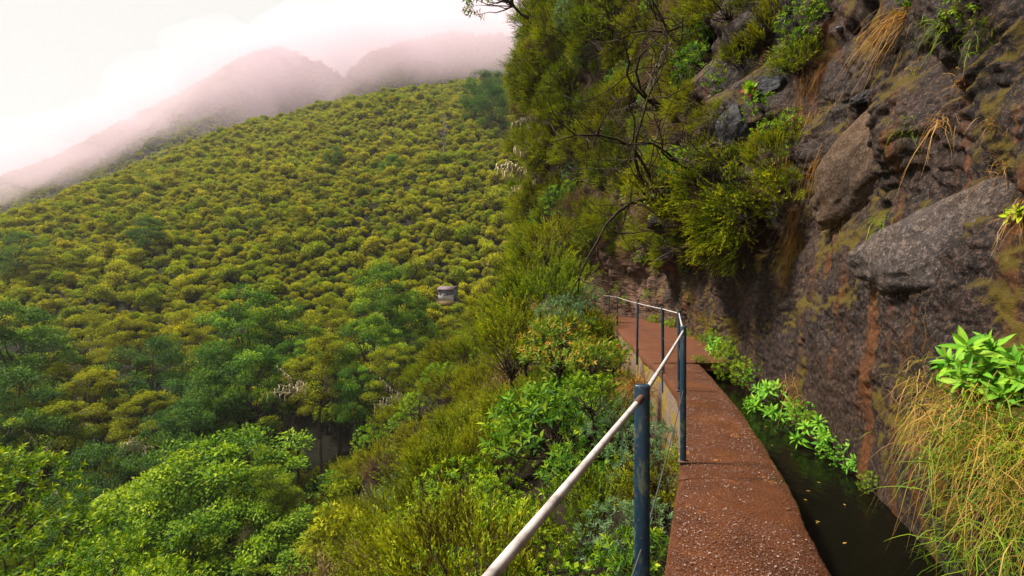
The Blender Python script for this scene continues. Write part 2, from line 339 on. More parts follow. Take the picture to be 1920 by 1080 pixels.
# ------------------------------------------------------------------ path, wall, channel, water
m, nt, N, L = newmat('path_concrete'); g = N.new('ShaderNodeNewGeometry'); P = g.outputs['Position']
n1 = noise(nt, P, 1.4, 8, .65, .5); n2 = noise(nt, P, 45, 4, .7); n3 = noise(nt, P, 3.2, 6, .6, .6); n4 = noise(nt, P, 120, 2, .6)
c = ramp(nt, n1, [(.3, (.026, .008, .003)), (.52, (.070, .021, .006)), (.72, (.125, .040, .010))])
c = mixc(nt, ramp(nt, n2, [(.35, W_(.55)), (.55, W_(0))]), c, (.045, .018, .011))
c = mixc(nt, ramp(nt, n4, [(.56, W_(0)), (.68, W_(.7))]), c, (.24, .14, .11))
c = mixc(nt, ramp(nt, n3, [(.63, W_(0)), (.70, W_(.8))]), c, (.27, .095, .022))
sp = N.new('ShaderNodeSeparateXYZ'); L.new(P, sp.inputs[0])
dry = ramp(nt, math_(nt, 'MULTIPLY', sp.outputs[1], .05), [(.30, W_(0)), (.62, W_(1))])
c = mixc(nt, math_(nt, 'MULTIPLY', dry, .75), c, mixc(nt, n1, (.07, .023, .010), (.145, .054, .026)))
nb = bump(nt, n1, .3, .03); nb = bump(nt, n2, .8, .012, nb); nb = bump(nt, n4, .5, .004, nb)
ro = mixc(nt, dry, ramp(nt, n3, [(.35, W_(.42)), (.58, W_(.24)), (.68, W_(.10))]), (.9, .9, .9))
finish(nt, c, ro, nb, .16); M['path'] = m
m, nt, N, L = newmat('retaining_wall'); g = N.new('ShaderNodeNewGeometry'); P = g.outputs['Position']
n1 = noise(nt, P, 2.5, 8, .65, .5); n2 = noise(nt, P, 20, 6, .7)
c = ramp(nt, n2, [(.3, (.05, .038, .032)), (.65, (.17, .12, .10))])
c = mixc(nt, ramp(nt, n1, [(.46, W_(0)), (.56, W_(.9))]), c, mixc(nt, n2, (.10, .06, .008), (.22, .16, .012)))
finish(nt, c, .95, bump(nt, n2, .9, .03, bump(nt, n1, .6, .08)), .1); M['rwall'] = m

def strip(fa, fb, y0, y1, top, bot, n, mat, name, jit=.012, seed=0):
    """a slab between two plan curves with a crumbled rim and a bevelled edge"""
    ys = np.linspace(y0, y1, n); a = fa(ys); b = fb(ys); J = lambda k: jit * vn(np.stack([ys * 3.1, ys * 0 + k, ys * 0], 1), 300 + seed) + .6 * jit * vn(np.stack([ys * 17, ys * 0 + k, ys * 0], 1), 310 + seed)
    a = a + J(1); b = b + J(2); bev = .018; rows = []
    inner = np.linspace(0, 1, 9)
    rows.append(np.stack([a, ys, ys * 0 + bot], 1)); rows.append(np.stack([a, ys, ys * 0 + top - bev], 1))
    for i, t in enumerate(inner):
        x = (a + bev) * (1 - t) + (b - bev) * t; z = top + .006 * vn(np.stack([x * 2.2, ys * 2.2, 0 * ys], 1), 320) - .012 * (abs(t - .5) * 2) ** 6
        rows.append(np.stack([x, ys, z], 1))
    rows.append(np.stack([b, ys, ys * 0 + top - bev], 1)); rows.append(np.stack([b, ys, ys * 0 + bot], 1))
    V = np.concatenate(rows); k = len(rows); i = np.arange(len(V)).reshape(k, n)
    F = list(np.stack([i[:-1, :-1], i[1:, :-1], i[1:, 1:], i[:-1, 1:]], 2).reshape(-1, 4))
    for e in (0, n - 1):
        for q in range(k // 2): F.append(np.array([i[q, e], i[q + 1, e], i[k - 2 - q, e], i[k - 1 - q, e]]) if q < k // 2 - 0 else None)
    return mk(name, V, np.array(F), mat, None, True)
path = ob('path', strip(lambda y: xl(y) + .02, lambda y: xr(y) - .02, -4, 12.2, -.13, -1.5, 220, M['rwall'], 'path', .004, 3)); tag(path, 'narrow reddish concrete path along the cliff', 'path', kind='structure')
seams = [-4, 3.95, 9.96]
for q in range(2):
    ob('slab', strip(xl, xr, seams[q] + .0015, seams[q + 1] - .0015, 0.0, -.128, 160, M['path'], 'slab', .010, q), path)
ob('slab', strip(xl, lambda y: xw(y) + .35 - .25 * (1 - sstep(10.2, 11.5, y)), 9.965, 40, .012, -.14, 260, M['path'], 'slab', .03, 5), path)
rw = ob('retaining_wall', strip(lambda y: xl(y) + .035 , lambda y: xl(y) + 1.0, 12.3, 40, -.145, -3.0, 120, M['rwall'], 'retaining_wall', .05, 9)); tag(rw, 'mossy retaining wall carrying the far stretch of path', 'wall', kind='structure')
# channel bed and water
ys = np.linspace(-4, 12.5, 120)
V = np.concatenate([np.stack([xr(ys) - .05, ys, 0 * ys - .75], 1), np.stack([xw(ys) + .4, ys, 0 * ys - .75], 1)]); i = np.arange(240).reshape(2, 120)
tag(ob('channel_bed', mk('channel_bed', V, np.stack([i[0, :-1], i[1, :-1], i[1, 1:], i[0, 1:]], 1), M['rwall'])), 'stone bed of the water channel', 'channel', kind='structure')
V = np.concatenate([np.stack([xr(ys) - .03, ys, 0 * ys + WATER], 1), np.stack([xw(ys) + .35, ys, 0 * ys + WATER], 1)])
m, nt, N, L = newmat('water'); g = N.new('ShaderNodeNewGeometry')
mp = N.new('ShaderNodeMapping'); mp.inputs['Scale'].default_value = (1.0, .45, 1); mp.inputs['Rotation'].default_value = (0, 0, R(18)); L.new(g.outputs['Position'], mp.inputs[0])
n1 = noise(nt, mp.outputs[0], 9, 4, .55, .6)
p, o = finish(nt, (.003, .003, .0015), .03, bump(nt, n1, .3, .02), .1); p.inputs['IOR'].default_value = 1.33; M['water'] = m
tag(ob('water', mk('water', V, np.stack([i[0, :-1], i[1, :-1], i[1, 1:], i[0, 1:]], 1), m)), 'dark water running in the channel beside the path', 'water', kind='structure')

# ------------------------------------------------------------------ picking points on the place
bv_c = BVHTree.FromPolygons([Vector(v) for v in PC], [tuple(f) for f in FC.tolist()])
bv_s = BVHTree.FromPolygons([Vector(v) for v in Pn], [tuple(f) for f in Fn.tolist()])
bv_h = BVHTree.FromPolygons([Vector(v) for v in VH], [tuple(f) for f in FH.tolist()])
def ray(px, py, bv=None):
    d = Vector(((px - 960) / 960, 1, -(py - 540) / 960)).normalized(); o = Vector((0, 0, EYE)); best = None
    for b in ([bv] if bv else [bv_c, bv_s, bv_h]):
        h = b.ray_cast(o, d)
        if h[0] is not None and (best is None or h[3] < best[3]): best = h
    if best is None: return None
    n = best[1] if best[1].dot(d) < 0 else -best[1]
    return best[0], n
def at(px, py, y): return Vector(((px - 960) / 960 * y, y, EYE - (py - 540) / 960 * y))
def down(x, y):
    zs = [h[0].z for h in (b.ray_cast(Vector((x, y, 300)), Vector((0, 0, -1))) for b in (bv_s, bv_h)) if h[0] is not None]
    return max(zs) if zs else -30.0

# ------------------------------------------------------------------ foliage builders (each returns meshes: foliage, wood)
def lobes(n, rx, rz, zc, shell=.75, cut=-.35):
    """lumpy crown: centres of clumps through the crown's volume, most of them near its skin"""
    d = rdir(n); d[:, 2] = np.where(d[:, 2] < cut, -d[:, 2], d[:, 2]); r = shell + (1 - shell) * rs.rand(n) ** .5; r = np.where(rs.rand(n) < .25, r * .6, r)
    return d * r[:, None] * np.array([rx, rx, rz]) + np.array([0, 0, zc])
def limbs(acc, tips, base_h, r0, top=(0, 0), wig=.12, sides=6):
    """stem and branches that reach the clumps"""
    n = 5; t = np.linspace(0, 1, n)[:, None]; tr = np.array([0, 0, -.3]) * (1 - t) + np.array([top[0], top[1], base_h]) * t; tr[1:-1, :2] += rs.normal(size=(n - 2, 2)) * wig * .4
    acc.add(*tube(tr, np.linspace(r0, r0 * .65, n), sides))
    for p in tips:
        f = rs.uniform(.55, 1.0); a = tr[0] * (1 - f) + tr[-1] * f; b = np.asarray(p); mid = a * .5 + b * .5 + np.array([0, 0, -.10 * np.linalg.norm(b - a)]) + rs.normal(size=3) * wig
        k = np.linspace(0, 1, 6)[:, None]; q = (1 - k) ** 2 * a + 2 * k * (1 - k) * mid + k ** 2 * b; q[1:-1] += rs.normal(size=(4, 3)) * wig * .35
        acc.add(*tube(q, np.linspace(r0 * .5, r0 * .08, 6), 4))
def heath_near(seed, h=1.0, r=.75, mat='heath', nclump=46, sprig=8, needle=17, dens=1.0):
    """tree heath: plume-like upright sprays of fine needles"""
    rs.seed(seed); C = lobes(nclump, r, h * .5, h * .62, .55); A = Acc(); PP = []; DD = []; LL = []; WW = []; TT = []
    for c in C:
        ax0 = nrm(np.array([c[0] / r * .75, c[1] / r * .75, .8]) + rs.normal(size=3) * .15); tone_c = rs.uniform(.2, .72)
        for s in range(sprig):
            ax = nrm(ax0 + rs.normal(size=3) * .30); ln = rs.uniform(.18, .36) * h; b = c + rs.normal(size=3) * .055 * h
            k = np.linspace(.05, 1, needle); bend = nrm(ax * .8 + np.array([0, 0, .3])); pos = b + ax * (k[:, None] * ln) + bend * (k[:, None] ** 2 * ln * .15)
            e = nrm(ax[None] * 1.1 + rdir(needle) * .75); PP.append(pos); DD.append(e); l = .058 * h * (1.25 - .6 * k); LL.append(l); WW.append(np.full(needle, .015 * h))
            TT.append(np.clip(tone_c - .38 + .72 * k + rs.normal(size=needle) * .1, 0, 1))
    Pp = np.concatenate(PP); V, F = leafq(Pp, np.concatenate(DD), rdir(len(Pp)), np.concatenate(LL), np.concatenate(WW), .1, .0)
    A.add(V, F, np.repeat(np.concatenate(TT), 4)); Wd = Acc(); limbs(Wd, C[:26], h * .25, .035 * h, wig=.06)
    return A.mesh('foliage', M[mat]), Wd.mesh('stem', M['bark'], True)
def laurel_near(seed, h=1.0, r=.7, mat='laurel', nros=110, leafn=9, ll=.11, lw=.036, up=.5):
    rs.seed(seed); C = lobes(nros, r, h * .5, h * .58, .7); A = Acc(); PP = []; DD = []; NN = []; LL = []; TT = []
    for c in C:
        ax = nrm(np.array([c[0] / r, c[1] / r, up + .4]) + rs.normal(size=3) * .3); n = leafn + rs.randint(-2, 3); th = np.arange(n) * 2.4 + rs.rand() * 6
        s = nrm(np.cross(ax, [.3, .1, .9])); t = np.cross(ax, s); rad = np.cos(th)[:, None] * s + np.sin(th)[:, None] * t; k = np.linspace(0, 1, n)[:, None]
        PP.append(c + ax * (k * ll * .7 - ll * .3)); DD.append(rad * (1.1 - .6 * k) + ax * (.25 + .55 * k)); NN.append(np.repeat(ax[None], n, 0) + rs.normal(size=(n, 3)) * .15)
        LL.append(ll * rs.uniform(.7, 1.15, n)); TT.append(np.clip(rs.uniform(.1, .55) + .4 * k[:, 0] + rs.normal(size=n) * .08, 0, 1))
    Lc = np.concatenate(LL); V, F = leafq(np.concatenate(PP), np.concatenate(DD), np.concatenate(NN), Lc, Lc * (lw / ll), .2, .15)
    A.add(V, F, np.repeat(np.concatenate(TT), 4)); Wd = Acc(); limbs(Wd, C[:30], h * .3, .03 * h, wig=.06)
    return A.mesh('foliage', M[mat]), Wd.mesh('stem', M['bark'], True)
def hill_crown(seed, mat='hill', n=9, per=120, size=.30, h=1.0):
    """a heath crown as it looks far off: uneven clumps, about 2 m radius, 3.4 m tall"""
    rs.seed(seed); n = n + rs.randint(0, 6); C = lobes(n, 1.15, 1.1, 1.3 * h, .6) * np.array([rs.uniform(.8, 1.3), rs.uniform(.8, 1.3), rs.uniform(.85, 1.3)]); A = Acc()
    for c in C:
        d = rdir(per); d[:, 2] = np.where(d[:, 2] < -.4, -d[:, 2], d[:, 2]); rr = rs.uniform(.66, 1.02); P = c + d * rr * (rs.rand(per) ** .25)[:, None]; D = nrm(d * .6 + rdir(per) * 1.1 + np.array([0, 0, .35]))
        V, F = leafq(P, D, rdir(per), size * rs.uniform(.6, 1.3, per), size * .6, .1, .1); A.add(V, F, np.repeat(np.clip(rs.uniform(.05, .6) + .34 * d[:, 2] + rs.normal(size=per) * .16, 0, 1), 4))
    k = np.linspace(0, 1, 4)[:, None]; A.add(*tube(np.array([0, 0, -.6]) * (1 - k) + np.array([.1, 0, 1.0]) * k, .12, 5), 0.0)
    return A.mesh('hill_heath', M[mat])
def tree(seed, H=12., r=5., mat='laurel', npad=52, per=300, leaf=.26, flat=.75, low=.35, pad=1.3, zsq=.42):
    """broad crown of layered leaf pads carried on limbs"""
    rs.seed(seed); C = lobes(npad, r, H * zsq, H * (1 - zsq), .82, -.85) * np.array([rs.uniform(.85, 1.15), rs.uniform(.85, 1.15), 1]); A = Acc()
    keep = C[:, 2] > H * low * .35; C = C[keep]
    for c in C:
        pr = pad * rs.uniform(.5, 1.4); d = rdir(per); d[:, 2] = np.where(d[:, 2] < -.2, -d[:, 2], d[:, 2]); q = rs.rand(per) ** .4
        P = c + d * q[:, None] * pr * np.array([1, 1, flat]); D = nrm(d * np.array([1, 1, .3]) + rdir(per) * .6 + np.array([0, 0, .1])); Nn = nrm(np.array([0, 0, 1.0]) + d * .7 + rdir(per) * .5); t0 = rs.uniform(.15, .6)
        V, F = leafq(P, D, Nn, leaf * rs.uniform(.6, 1.25, per), leaf * .55 * rs.uniform(.7, 1.2, per), .15, .15); A.add(V, F, np.repeat(np.clip(t0 - .08 + .48 * d[:, 2] * q + rs.normal(size=per) * .13, 0, 1), 4))  # sunlit pad tops and shaded undersides painted into the leaf tone
    Wd = Acc(); sel = C[np.argsort(rs.rand(len(C)))[:18]]; limbs(Wd, sel, H * .55, H * .022, (rs.normal() * .4, rs.normal() * .4), .35, 8)
    return A.mesh('crown', M[mat]), Wd.mesh('trunk', M['bark'], True)
def dead_branches(seed, n=9, r=2.4, mat='lichen', strands=110):
    """pale lichen-hung twigs"""
    rs.seed(seed); A = Acc()
    for i in range(n):
        d = nrm(np.array([rs.normal(), rs.normal(), rs.uniform(-.2, .7)])); L_ = r * rs.uniform(.5, 1.1); k = np.linspace(0, 1, 6)[:, None]; q = d * k * L_; q[1:] += np.cumsum(rs.normal(size=(5, 3)) * .12, 0); A.add(*tube(q, np.linspace(.06, .02, 6), 4), .4)
        for s in range(strands // n):
            b = q[rs.randint(1, 6)]; ln = rs.uniform(.25, .8); kk = np.linspace(0, 1, 4)[:, None]; w = b + rs.normal(size=3) * .12 + np.array([0, 0, -1.0]) * kk * ln + np.cumsum(rs.normal(size=(4, 3)) * .07, 0); A.add(*tube(w, np.linspace(.07, .03, 4), 3 if False else 4), rs.uniform(.3, 1))
    return A.mesh('dead_branches', M[mat])
def copy_thing(parts, name, loc, rot, sc):
    """an Empty with parts that share mesh data"""
    e = empty(name, loc); e.rotation_mode = 'QUATERNION'; e.rotation_quaternion = rot; e.scale = sc if isinstance(sc, tuple) else (sc, sc, sc)
    for nm, me in parts: ob(nm, me, e)
    return e
def qz(a): return Quaternion((0, 0, 1), a)
def qax(axis, spin): return Vector(axis).normalized().to_track_quat('Z', 'Y') @ qz(spin)

HN = [heath_near(100 + i, 1.0, .72, 'heath') for i in range(4)]
HG = [heath_near(120 + i, 1.0, .75, 'heath_gold') for i in range(3)]
HD_ = [heath_near(130 + i, 1.0, .75, 'dryheath', 40, 8, 12) for i in range(2)]
LN = [laurel_near(140 + i, 1.0, .68, 'laurel') for i in range(3)]
LL = [laurel_near(150 + i, 1.0, .68, 'laurel_lime', 150, 8, .075, .028) for i in range(2)]
OT = [laurel_near(160 + i, 1.0, .66, 'orange_tip', 90, 9, .12, .036, .8) for i in range(2)]
GL = [laurel_near(170 + i, 1.0, .7, 'glaucous', 190, 10, .06, .016, .9) for i in range(2)]
IVY = [laurel_near(180, .7, .8, 'laurel_lime', 170, 6, .07, .055, .3)]
KINDS = {'dry': (HD_, 'dry_heath'), 'heath': (HN, 'heath_shrub'), 'gold': (HG, 'golden_heath'), 'laurel': (LN, 'laurel_shrub'), 'lime': (LL, 'leafy_shrub'), 'orange': (OT, 'leafy_shrub'), 'glauc': (GL, 'feathery_shrub'), 'ivy': (IVY, 'ivy_patch')}
LOOK = {'dry': 'pinkish brown dry tree heath', 'heath': 'olive green feathery tree heath', 'gold': 'golden yellow feathery tree heath', 'laurel': 'dark glossy laurel shrub', 'lime': 'bright lime green small leaved shrub', 'orange': 'green shrub with orange tipped leaf rosettes', 'glauc': 'blue green fine leaved shrub', 'ivy': 'bright green round leaved ivy patch'}
def shrub(kind, loc, axis, size, where, group, spin=None):
    ms, nm = KINDS[kind]; f, w = random.choice(ms)
    e = copy_thing([('foliage', f), ('stem', w)], nm, loc, qax(axis, random.uniform(0, 6.3) if spin is None else spin), (size * random.uniform(.88, 1.12), size * random.uniform(.88, 1.12), size * random.uniform(.9, 1.15)))
    tag(e, LOOK[kind] + ' ' + where, 'shrub', LOOK[kind] + 's ' + group); return e
def pickk(w):
    k = list(w); return random.choices(k, [w[i] for i in k])[0]

# ---- shrubs on the slope below the path (scattered over the ground itself)
pts = []
def try_pt(x, y, rad):
    for a, b, r in pts:
        if (a - x) ** 2 + (b - y) ** 2 < (.62 * (rad + r)) ** 2: return False
    pts.append((x, y, rad)); return True
for it in range(2600):
    y = -1.0 + 38 * random.random() ** 1.35; u = .35 + (10.5 + .05 * y) * random.random() ** .9
    size = random.uniform(.75, 1.25) * (1 + .022 * y) * (.75 if u < 1.0 else 1.0)
    if y < 3.2 and u < 1.8: size *= .62
    x = float(xl(min(y, 42))) + .37 - u
    if u < .45 * size and y < 9: continue
    if not try_pt(x, y, .62 * size): continue
    z = float(bv_s.ray_cast(Vector((x, y, 50)), Vector((0, 0, -1)))[0].z)
    if u > 6.5: w = {'heath': 2, 'gold': 5, 'lime': 2.5, 'laurel': .6, 'dry': 1}
    elif y > 14: w = {'heath': 6, 'gold': 2.5, 'orange': .7, 'glauc': .5, 'lime': 1, 'dry': .8}
    elif y < 6.5 and u < 2.3: w = {'laurel': 3, 'ivy': 2, 'glauc': 1.3, 'lime': 1.2, 'heath': 1.3, 'orange': .6}
    elif u > 4.2: w = {'gold': 4.5, 'heath': 1.5, 'dry': 1.2, 'lime': .7}
    elif u > 2.3 and y < 11: w = {'lime': 4.5, 'heath': 2, 'gold': 1, 'laurel': .8, 'glauc': .6}
    elif u > 3.2: w = {'heath': 3.5, 'gold': 3.2, 'lime': 3, 'laurel': 1.3, 'glauc': .8, 'dry': 1}
    else: w = {'heath': 3, 'laurel': 2.2, 'lime': 2, 'orange': 1.3, 'glauc': 1.4, 'gold': 1.0, 'ivy': .9 if y < 5 else 0}
    k = pickk(w)
    zone = ('just below the path edge', 'crowding the path edge') if u < 1.6 else (('on the slope below the railing', 'on the slope below the railing') if u < 6 else ('where the slope drops into the ravine', 'at the lip of the ravine'))
    hgt = size * (1.25 if (y > 9 and u < 3.2) else 1.0)
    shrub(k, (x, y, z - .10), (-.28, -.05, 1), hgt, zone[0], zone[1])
NSLOPE = len(pts)
# tall shrubs that rise over the path edge further along
for px, py, y, k, s in ((1065, 585, 13.5, 'glauc', 1.25), (1115, 665, 10.8, 'orange', .85), (1050, 640, 12, 'orange', 1.3), (1110, 720, 8.8, 'lime', .85), (1010, 560, 19, 'heath', 2.2), (985, 610, 17, 'heath', 2.0), (1060, 530, 22, 'heath', 2.1), (1010, 500, 26, 'heath', 2.6), (1100, 555, 20, 'glauc', 1.4), (960, 640, 16, 'gold', 1.7), (1030, 450, 29, 'gold', 2.3), (960, 560, 25, 'gold', 2.2), (1075, 610, 15.5, 'lime', 1.2), (1150, 655, 11.5, 'lime', .75)):
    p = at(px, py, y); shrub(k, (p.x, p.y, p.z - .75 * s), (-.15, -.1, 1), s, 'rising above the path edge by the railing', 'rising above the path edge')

# ---- the leafy tree top close by at the lower left, and the headland greenery
for it in range(1500):
    yy = 24.5 + 17 * random.random(); hh = 2.6 + 20 * random.random()
    if yy < 27.5 and random.random() < .6: continue
    h = bv_c.ray_cast(Vector((-30, yy - 6, hh)), Vector((1, .2, 0)).normalized())
    if h[0] is None: continue
    p, n = h[0], h[1]; n = n if n.x < 0 else -n
    s = random.uniform(1.2, 2.1)
    key = (p.x * .5 + p.y, p.z)
    if any((a - p.x) ** 2 + (b - p.y) ** 2 + (c - p.z) ** 2 < (.52 * (s + q) * .72) ** 2 for a, b, c, q in globals().setdefault('hp', [])): continue
    hp.append((p.x, p.y, p.z, s))
    if len(hp) > 150: break
    shrub(pickk({'heath': 5, 'gold': 2.6, 'laurel': 1.1, 'lime': .5, 'glauc': .5, 'dry': 1.1}), p - n * .15, n * .8 + Vector((0, 0, .75)), s, 'clinging to the headland above the path', 'on the headland')
# sparser shrubs on the cliff over the middle stretch (picked on the rock where they grow)
for px, py, s, k in ((1400, 385, .95, 'heath'), (1440, 430, .8, 'heath'), (1375, 440, .75, 'heath'), (1455, 330, .6, 'heath'), (1270, 480, .75, 'heath'), (1300, 505, .5, 'lime'), (1255, 310, .9, 'heath'), (1290, 350, .7, 'lime'), (1330, 100, .8, 'heath'), (1365, 40, .7, 'gold'), (1390, 130, .5, 'heath'), (1310, 215, .6, 'gold'), (1500, 140, .5, 'heath'), (1240, 410, .9, 'gold'),
                     (1150, 70, 1.6, 'heath'), (1060, 90, 2.0, 'gold'), (1080, 200, 1.9, 'heath'), (1120, 330, 1.4, 'gold'), (1150, 430, 1.2, 'gold'), (1060, 400, 1.8, 'laurel'), (1030, 20, 2.0, 'gold'), (1200, 20, 1.2, 'heath'), (1110, 420, 1.3, 'heath'), (1190, 380, .9, 'lime'), (1245, 60, 1.0, 'heath'), (1040, 300, 1.9, 'heath'), (1480, 30, .5, 'gold'), (1340, 250, .5, 'gold'), (1215, 265, .7, 'laurel'), (1160, 250, .9, 'laurel'), (1120, 470, 1.0, 'orange'), (1170, 130, 1.1, 'gold'), (1215, 150, .8, 'dry'), (1270, 20, .9, 'gold'), (1300, 60, .7, 'heath'), (1340, 20, .7, 'heath'), (1265, 200, .6, 'dry'), (1320, 320, .5, 'gold'), (1330, 400, .5, 'dry'), (1295, 420, .6, 'gold'), (1180, 200, 1.0, 'gold'), (1225, 460, .8, 'gold'), (1310, 470, .5, 'heath'), (1420, 20, .5, 'heath'), (1440, 90, .5, 'gold'), (1465, 400, .5, 'gold'), (1355, 330, .5, 'heath')):
    h = ray(px, py, bv_c)
    if h: shrub(k, h[0] - h[1] * .12, h[1] * .9 + Vector((0, 0, .7)), s, 'growing out of the cliff over the path', 'rooted in the cliff')
cp = []
for it in range(900):
    yy = 11 + 16 * random.random(); hh = 2.7 + 13 * random.random() ** 1.1
    h = bv_c.ray_cast(Vector((-12, yy - 3.5, hh)), Vector((1, .2, 0)).normalized())
    if h[0] is None or h[0].y < 10.8: continue
    p, n = h[0], (h[1] if h[1].x < 0 else -h[1]); s = random.uniform(.55, 1.0) * (.75 + .018 * p.y)
    if p.y < 15 and random.random() < .45: continue
    if any((a - p.x) ** 2 + (b - p.y) ** 2 + (c - p.z) ** 2 < (.5 * (s + q)) ** 2 for a, b, c, q in cp): continue
    cp.append((p.x, p.y, p.z, s))
    shrub(pickk({'heath': 3, 'gold': 1.8, 'dry': 3.6, 'laurel': 1.2, 'lime': .9, 'orange': .6}), p - n * .1, n * .8 + Vector((0, 0, .6)), s, 'in the hanging curtain of shrubs over the path', 'in the hanging curtain over the path')
# ragged dark shrub at the very top of the headland, against the sky
for px, py, y, s in ((968, 15, 27, 2.2), (985, 70, 28, 1.9), (975, 150, 30, 1.8), (1000, 190, 29, 2)):
    h = ray(px + 45, py, bv_c); p = h[0] if h else at(px, py, y)
    shrub('laurel' if py < 60 else 'heath', p, Vector((-.9, -.2, .6)), s * 1.15, 'leaning out from the upper edge of the headland', 'on the upper edge of the headland')

# ------------------------------------------------------------------ trees in the ravine
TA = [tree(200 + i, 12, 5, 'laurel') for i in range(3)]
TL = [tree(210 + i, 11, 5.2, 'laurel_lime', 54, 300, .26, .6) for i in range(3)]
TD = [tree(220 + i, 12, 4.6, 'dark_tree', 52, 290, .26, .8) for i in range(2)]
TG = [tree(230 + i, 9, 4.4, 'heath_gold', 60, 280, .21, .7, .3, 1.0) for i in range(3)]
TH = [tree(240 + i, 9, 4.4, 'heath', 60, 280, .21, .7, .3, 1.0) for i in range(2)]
DB = [dead_branches(250 + i) for i in range(3)]
TK = {'laurel': (TA, 'laurel_tree', 'mid green laurel tree', 12.), 'lime': (TL, 'leafy_tree', 'bright green tree with layered leaf pads', 11.), 'dark': (TD, 'dark_tree', 'dark blue green tree', 12.), 'gold': (TG, 'heath_tree', 'golden olive heath tree', 9.), 'heath': (TH, 'heath_tree', 'olive green heath tree', 9.)}
tspots = []
def plant(kind, top, width, label=None, lichen=False, cat='tree', rootdrop=.4):
    """a tree whose crown top is at `top`, standing on the ground under it"""
    ms, nm, look, H0 = TK[kind]; f, w = random.choice(ms); g = down(top.x, top.y); s = width / 10.4; H = max(min(top.z - g, H0 * s * 1.3), width * .62)
    e = copy_thing([('crown', f), ('trunk', w)], nm, (top.x, top.y, top.z - H), qz(0 if lichen else random.uniform(0, 6.3)), (s, s, H / H0))
    gap = top.z - H - g
    if gap > .3:
        k = np.linspace(0, 1, 6)[:, None]; q = np.array([0, 0, .3]) * (1 - k) + np.array([random.uniform(-.6, .6), random.uniform(-.6, .6), -(gap + .6) / (H / H0)]) * k; q[1:-1, :2] += rs.normal(size=(4, 2)) * .15
        A = Acc(); A.add(*tube(q, np.linspace(H0 * .021, H0 * .03, 6), 8)); ob('lower_trunk', A.mesh('lower_trunk', M['bark'], True), e)
    if lichen:
        d = ob('dead_branches', random.choice(DB), e); d.location = (random.uniform(-2, 2), -4.4, H0 * random.uniform(.42, .62)); tag(d, 'pale lichen hung dead twigs'); d.scale = (1, 1, 1 / max(.5, H / H0))
    tag(e, label or look + ' in the ravine below the hillside', cat, None if label else 'ravine ' + nm.replace('_', ' ') + 's'); tspots.append((top.x, top.y)); return e
# the ones that stand out, placed by where they grow
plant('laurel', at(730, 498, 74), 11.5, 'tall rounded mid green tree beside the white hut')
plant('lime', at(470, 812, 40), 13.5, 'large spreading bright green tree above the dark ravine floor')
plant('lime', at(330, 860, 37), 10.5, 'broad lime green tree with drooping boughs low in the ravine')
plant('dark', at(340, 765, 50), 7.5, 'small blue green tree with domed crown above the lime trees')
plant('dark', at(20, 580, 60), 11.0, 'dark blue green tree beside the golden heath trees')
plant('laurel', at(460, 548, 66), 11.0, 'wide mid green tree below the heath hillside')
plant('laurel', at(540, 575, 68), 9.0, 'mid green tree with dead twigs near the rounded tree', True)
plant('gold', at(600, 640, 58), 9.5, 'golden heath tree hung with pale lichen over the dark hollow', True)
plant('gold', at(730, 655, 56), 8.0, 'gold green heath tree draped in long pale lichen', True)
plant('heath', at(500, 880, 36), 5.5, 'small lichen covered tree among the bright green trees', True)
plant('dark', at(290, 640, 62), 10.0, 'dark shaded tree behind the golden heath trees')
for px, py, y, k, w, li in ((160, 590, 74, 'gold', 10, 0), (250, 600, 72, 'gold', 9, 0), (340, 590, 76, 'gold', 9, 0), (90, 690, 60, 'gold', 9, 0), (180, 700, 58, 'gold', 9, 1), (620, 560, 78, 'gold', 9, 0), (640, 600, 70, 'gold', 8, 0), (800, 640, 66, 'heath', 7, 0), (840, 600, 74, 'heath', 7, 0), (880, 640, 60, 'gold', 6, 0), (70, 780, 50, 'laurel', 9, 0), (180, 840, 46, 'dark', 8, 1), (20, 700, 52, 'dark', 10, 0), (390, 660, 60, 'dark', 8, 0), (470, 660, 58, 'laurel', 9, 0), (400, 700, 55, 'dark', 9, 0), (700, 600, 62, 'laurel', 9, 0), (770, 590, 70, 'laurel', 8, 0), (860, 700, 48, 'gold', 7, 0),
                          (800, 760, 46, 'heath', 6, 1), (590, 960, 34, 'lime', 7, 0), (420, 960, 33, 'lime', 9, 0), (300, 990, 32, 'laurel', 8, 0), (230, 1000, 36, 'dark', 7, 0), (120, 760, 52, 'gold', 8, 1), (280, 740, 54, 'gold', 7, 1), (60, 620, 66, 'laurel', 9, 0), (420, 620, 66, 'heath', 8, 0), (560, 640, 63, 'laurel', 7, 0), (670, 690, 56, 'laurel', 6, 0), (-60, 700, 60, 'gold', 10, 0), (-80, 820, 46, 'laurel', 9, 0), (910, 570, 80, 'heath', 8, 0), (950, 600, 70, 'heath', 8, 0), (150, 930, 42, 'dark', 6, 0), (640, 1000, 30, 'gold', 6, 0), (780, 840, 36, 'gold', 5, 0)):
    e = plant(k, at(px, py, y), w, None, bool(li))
    if li: tag(e, TK[k][2] + ' with pale dead twigs in the ravine', None, TK[k][2] + 's with dead twigs')
CL = laurel_near(146, 1.0, .72, 'laurel_lime', 300, 9, .055, .019)
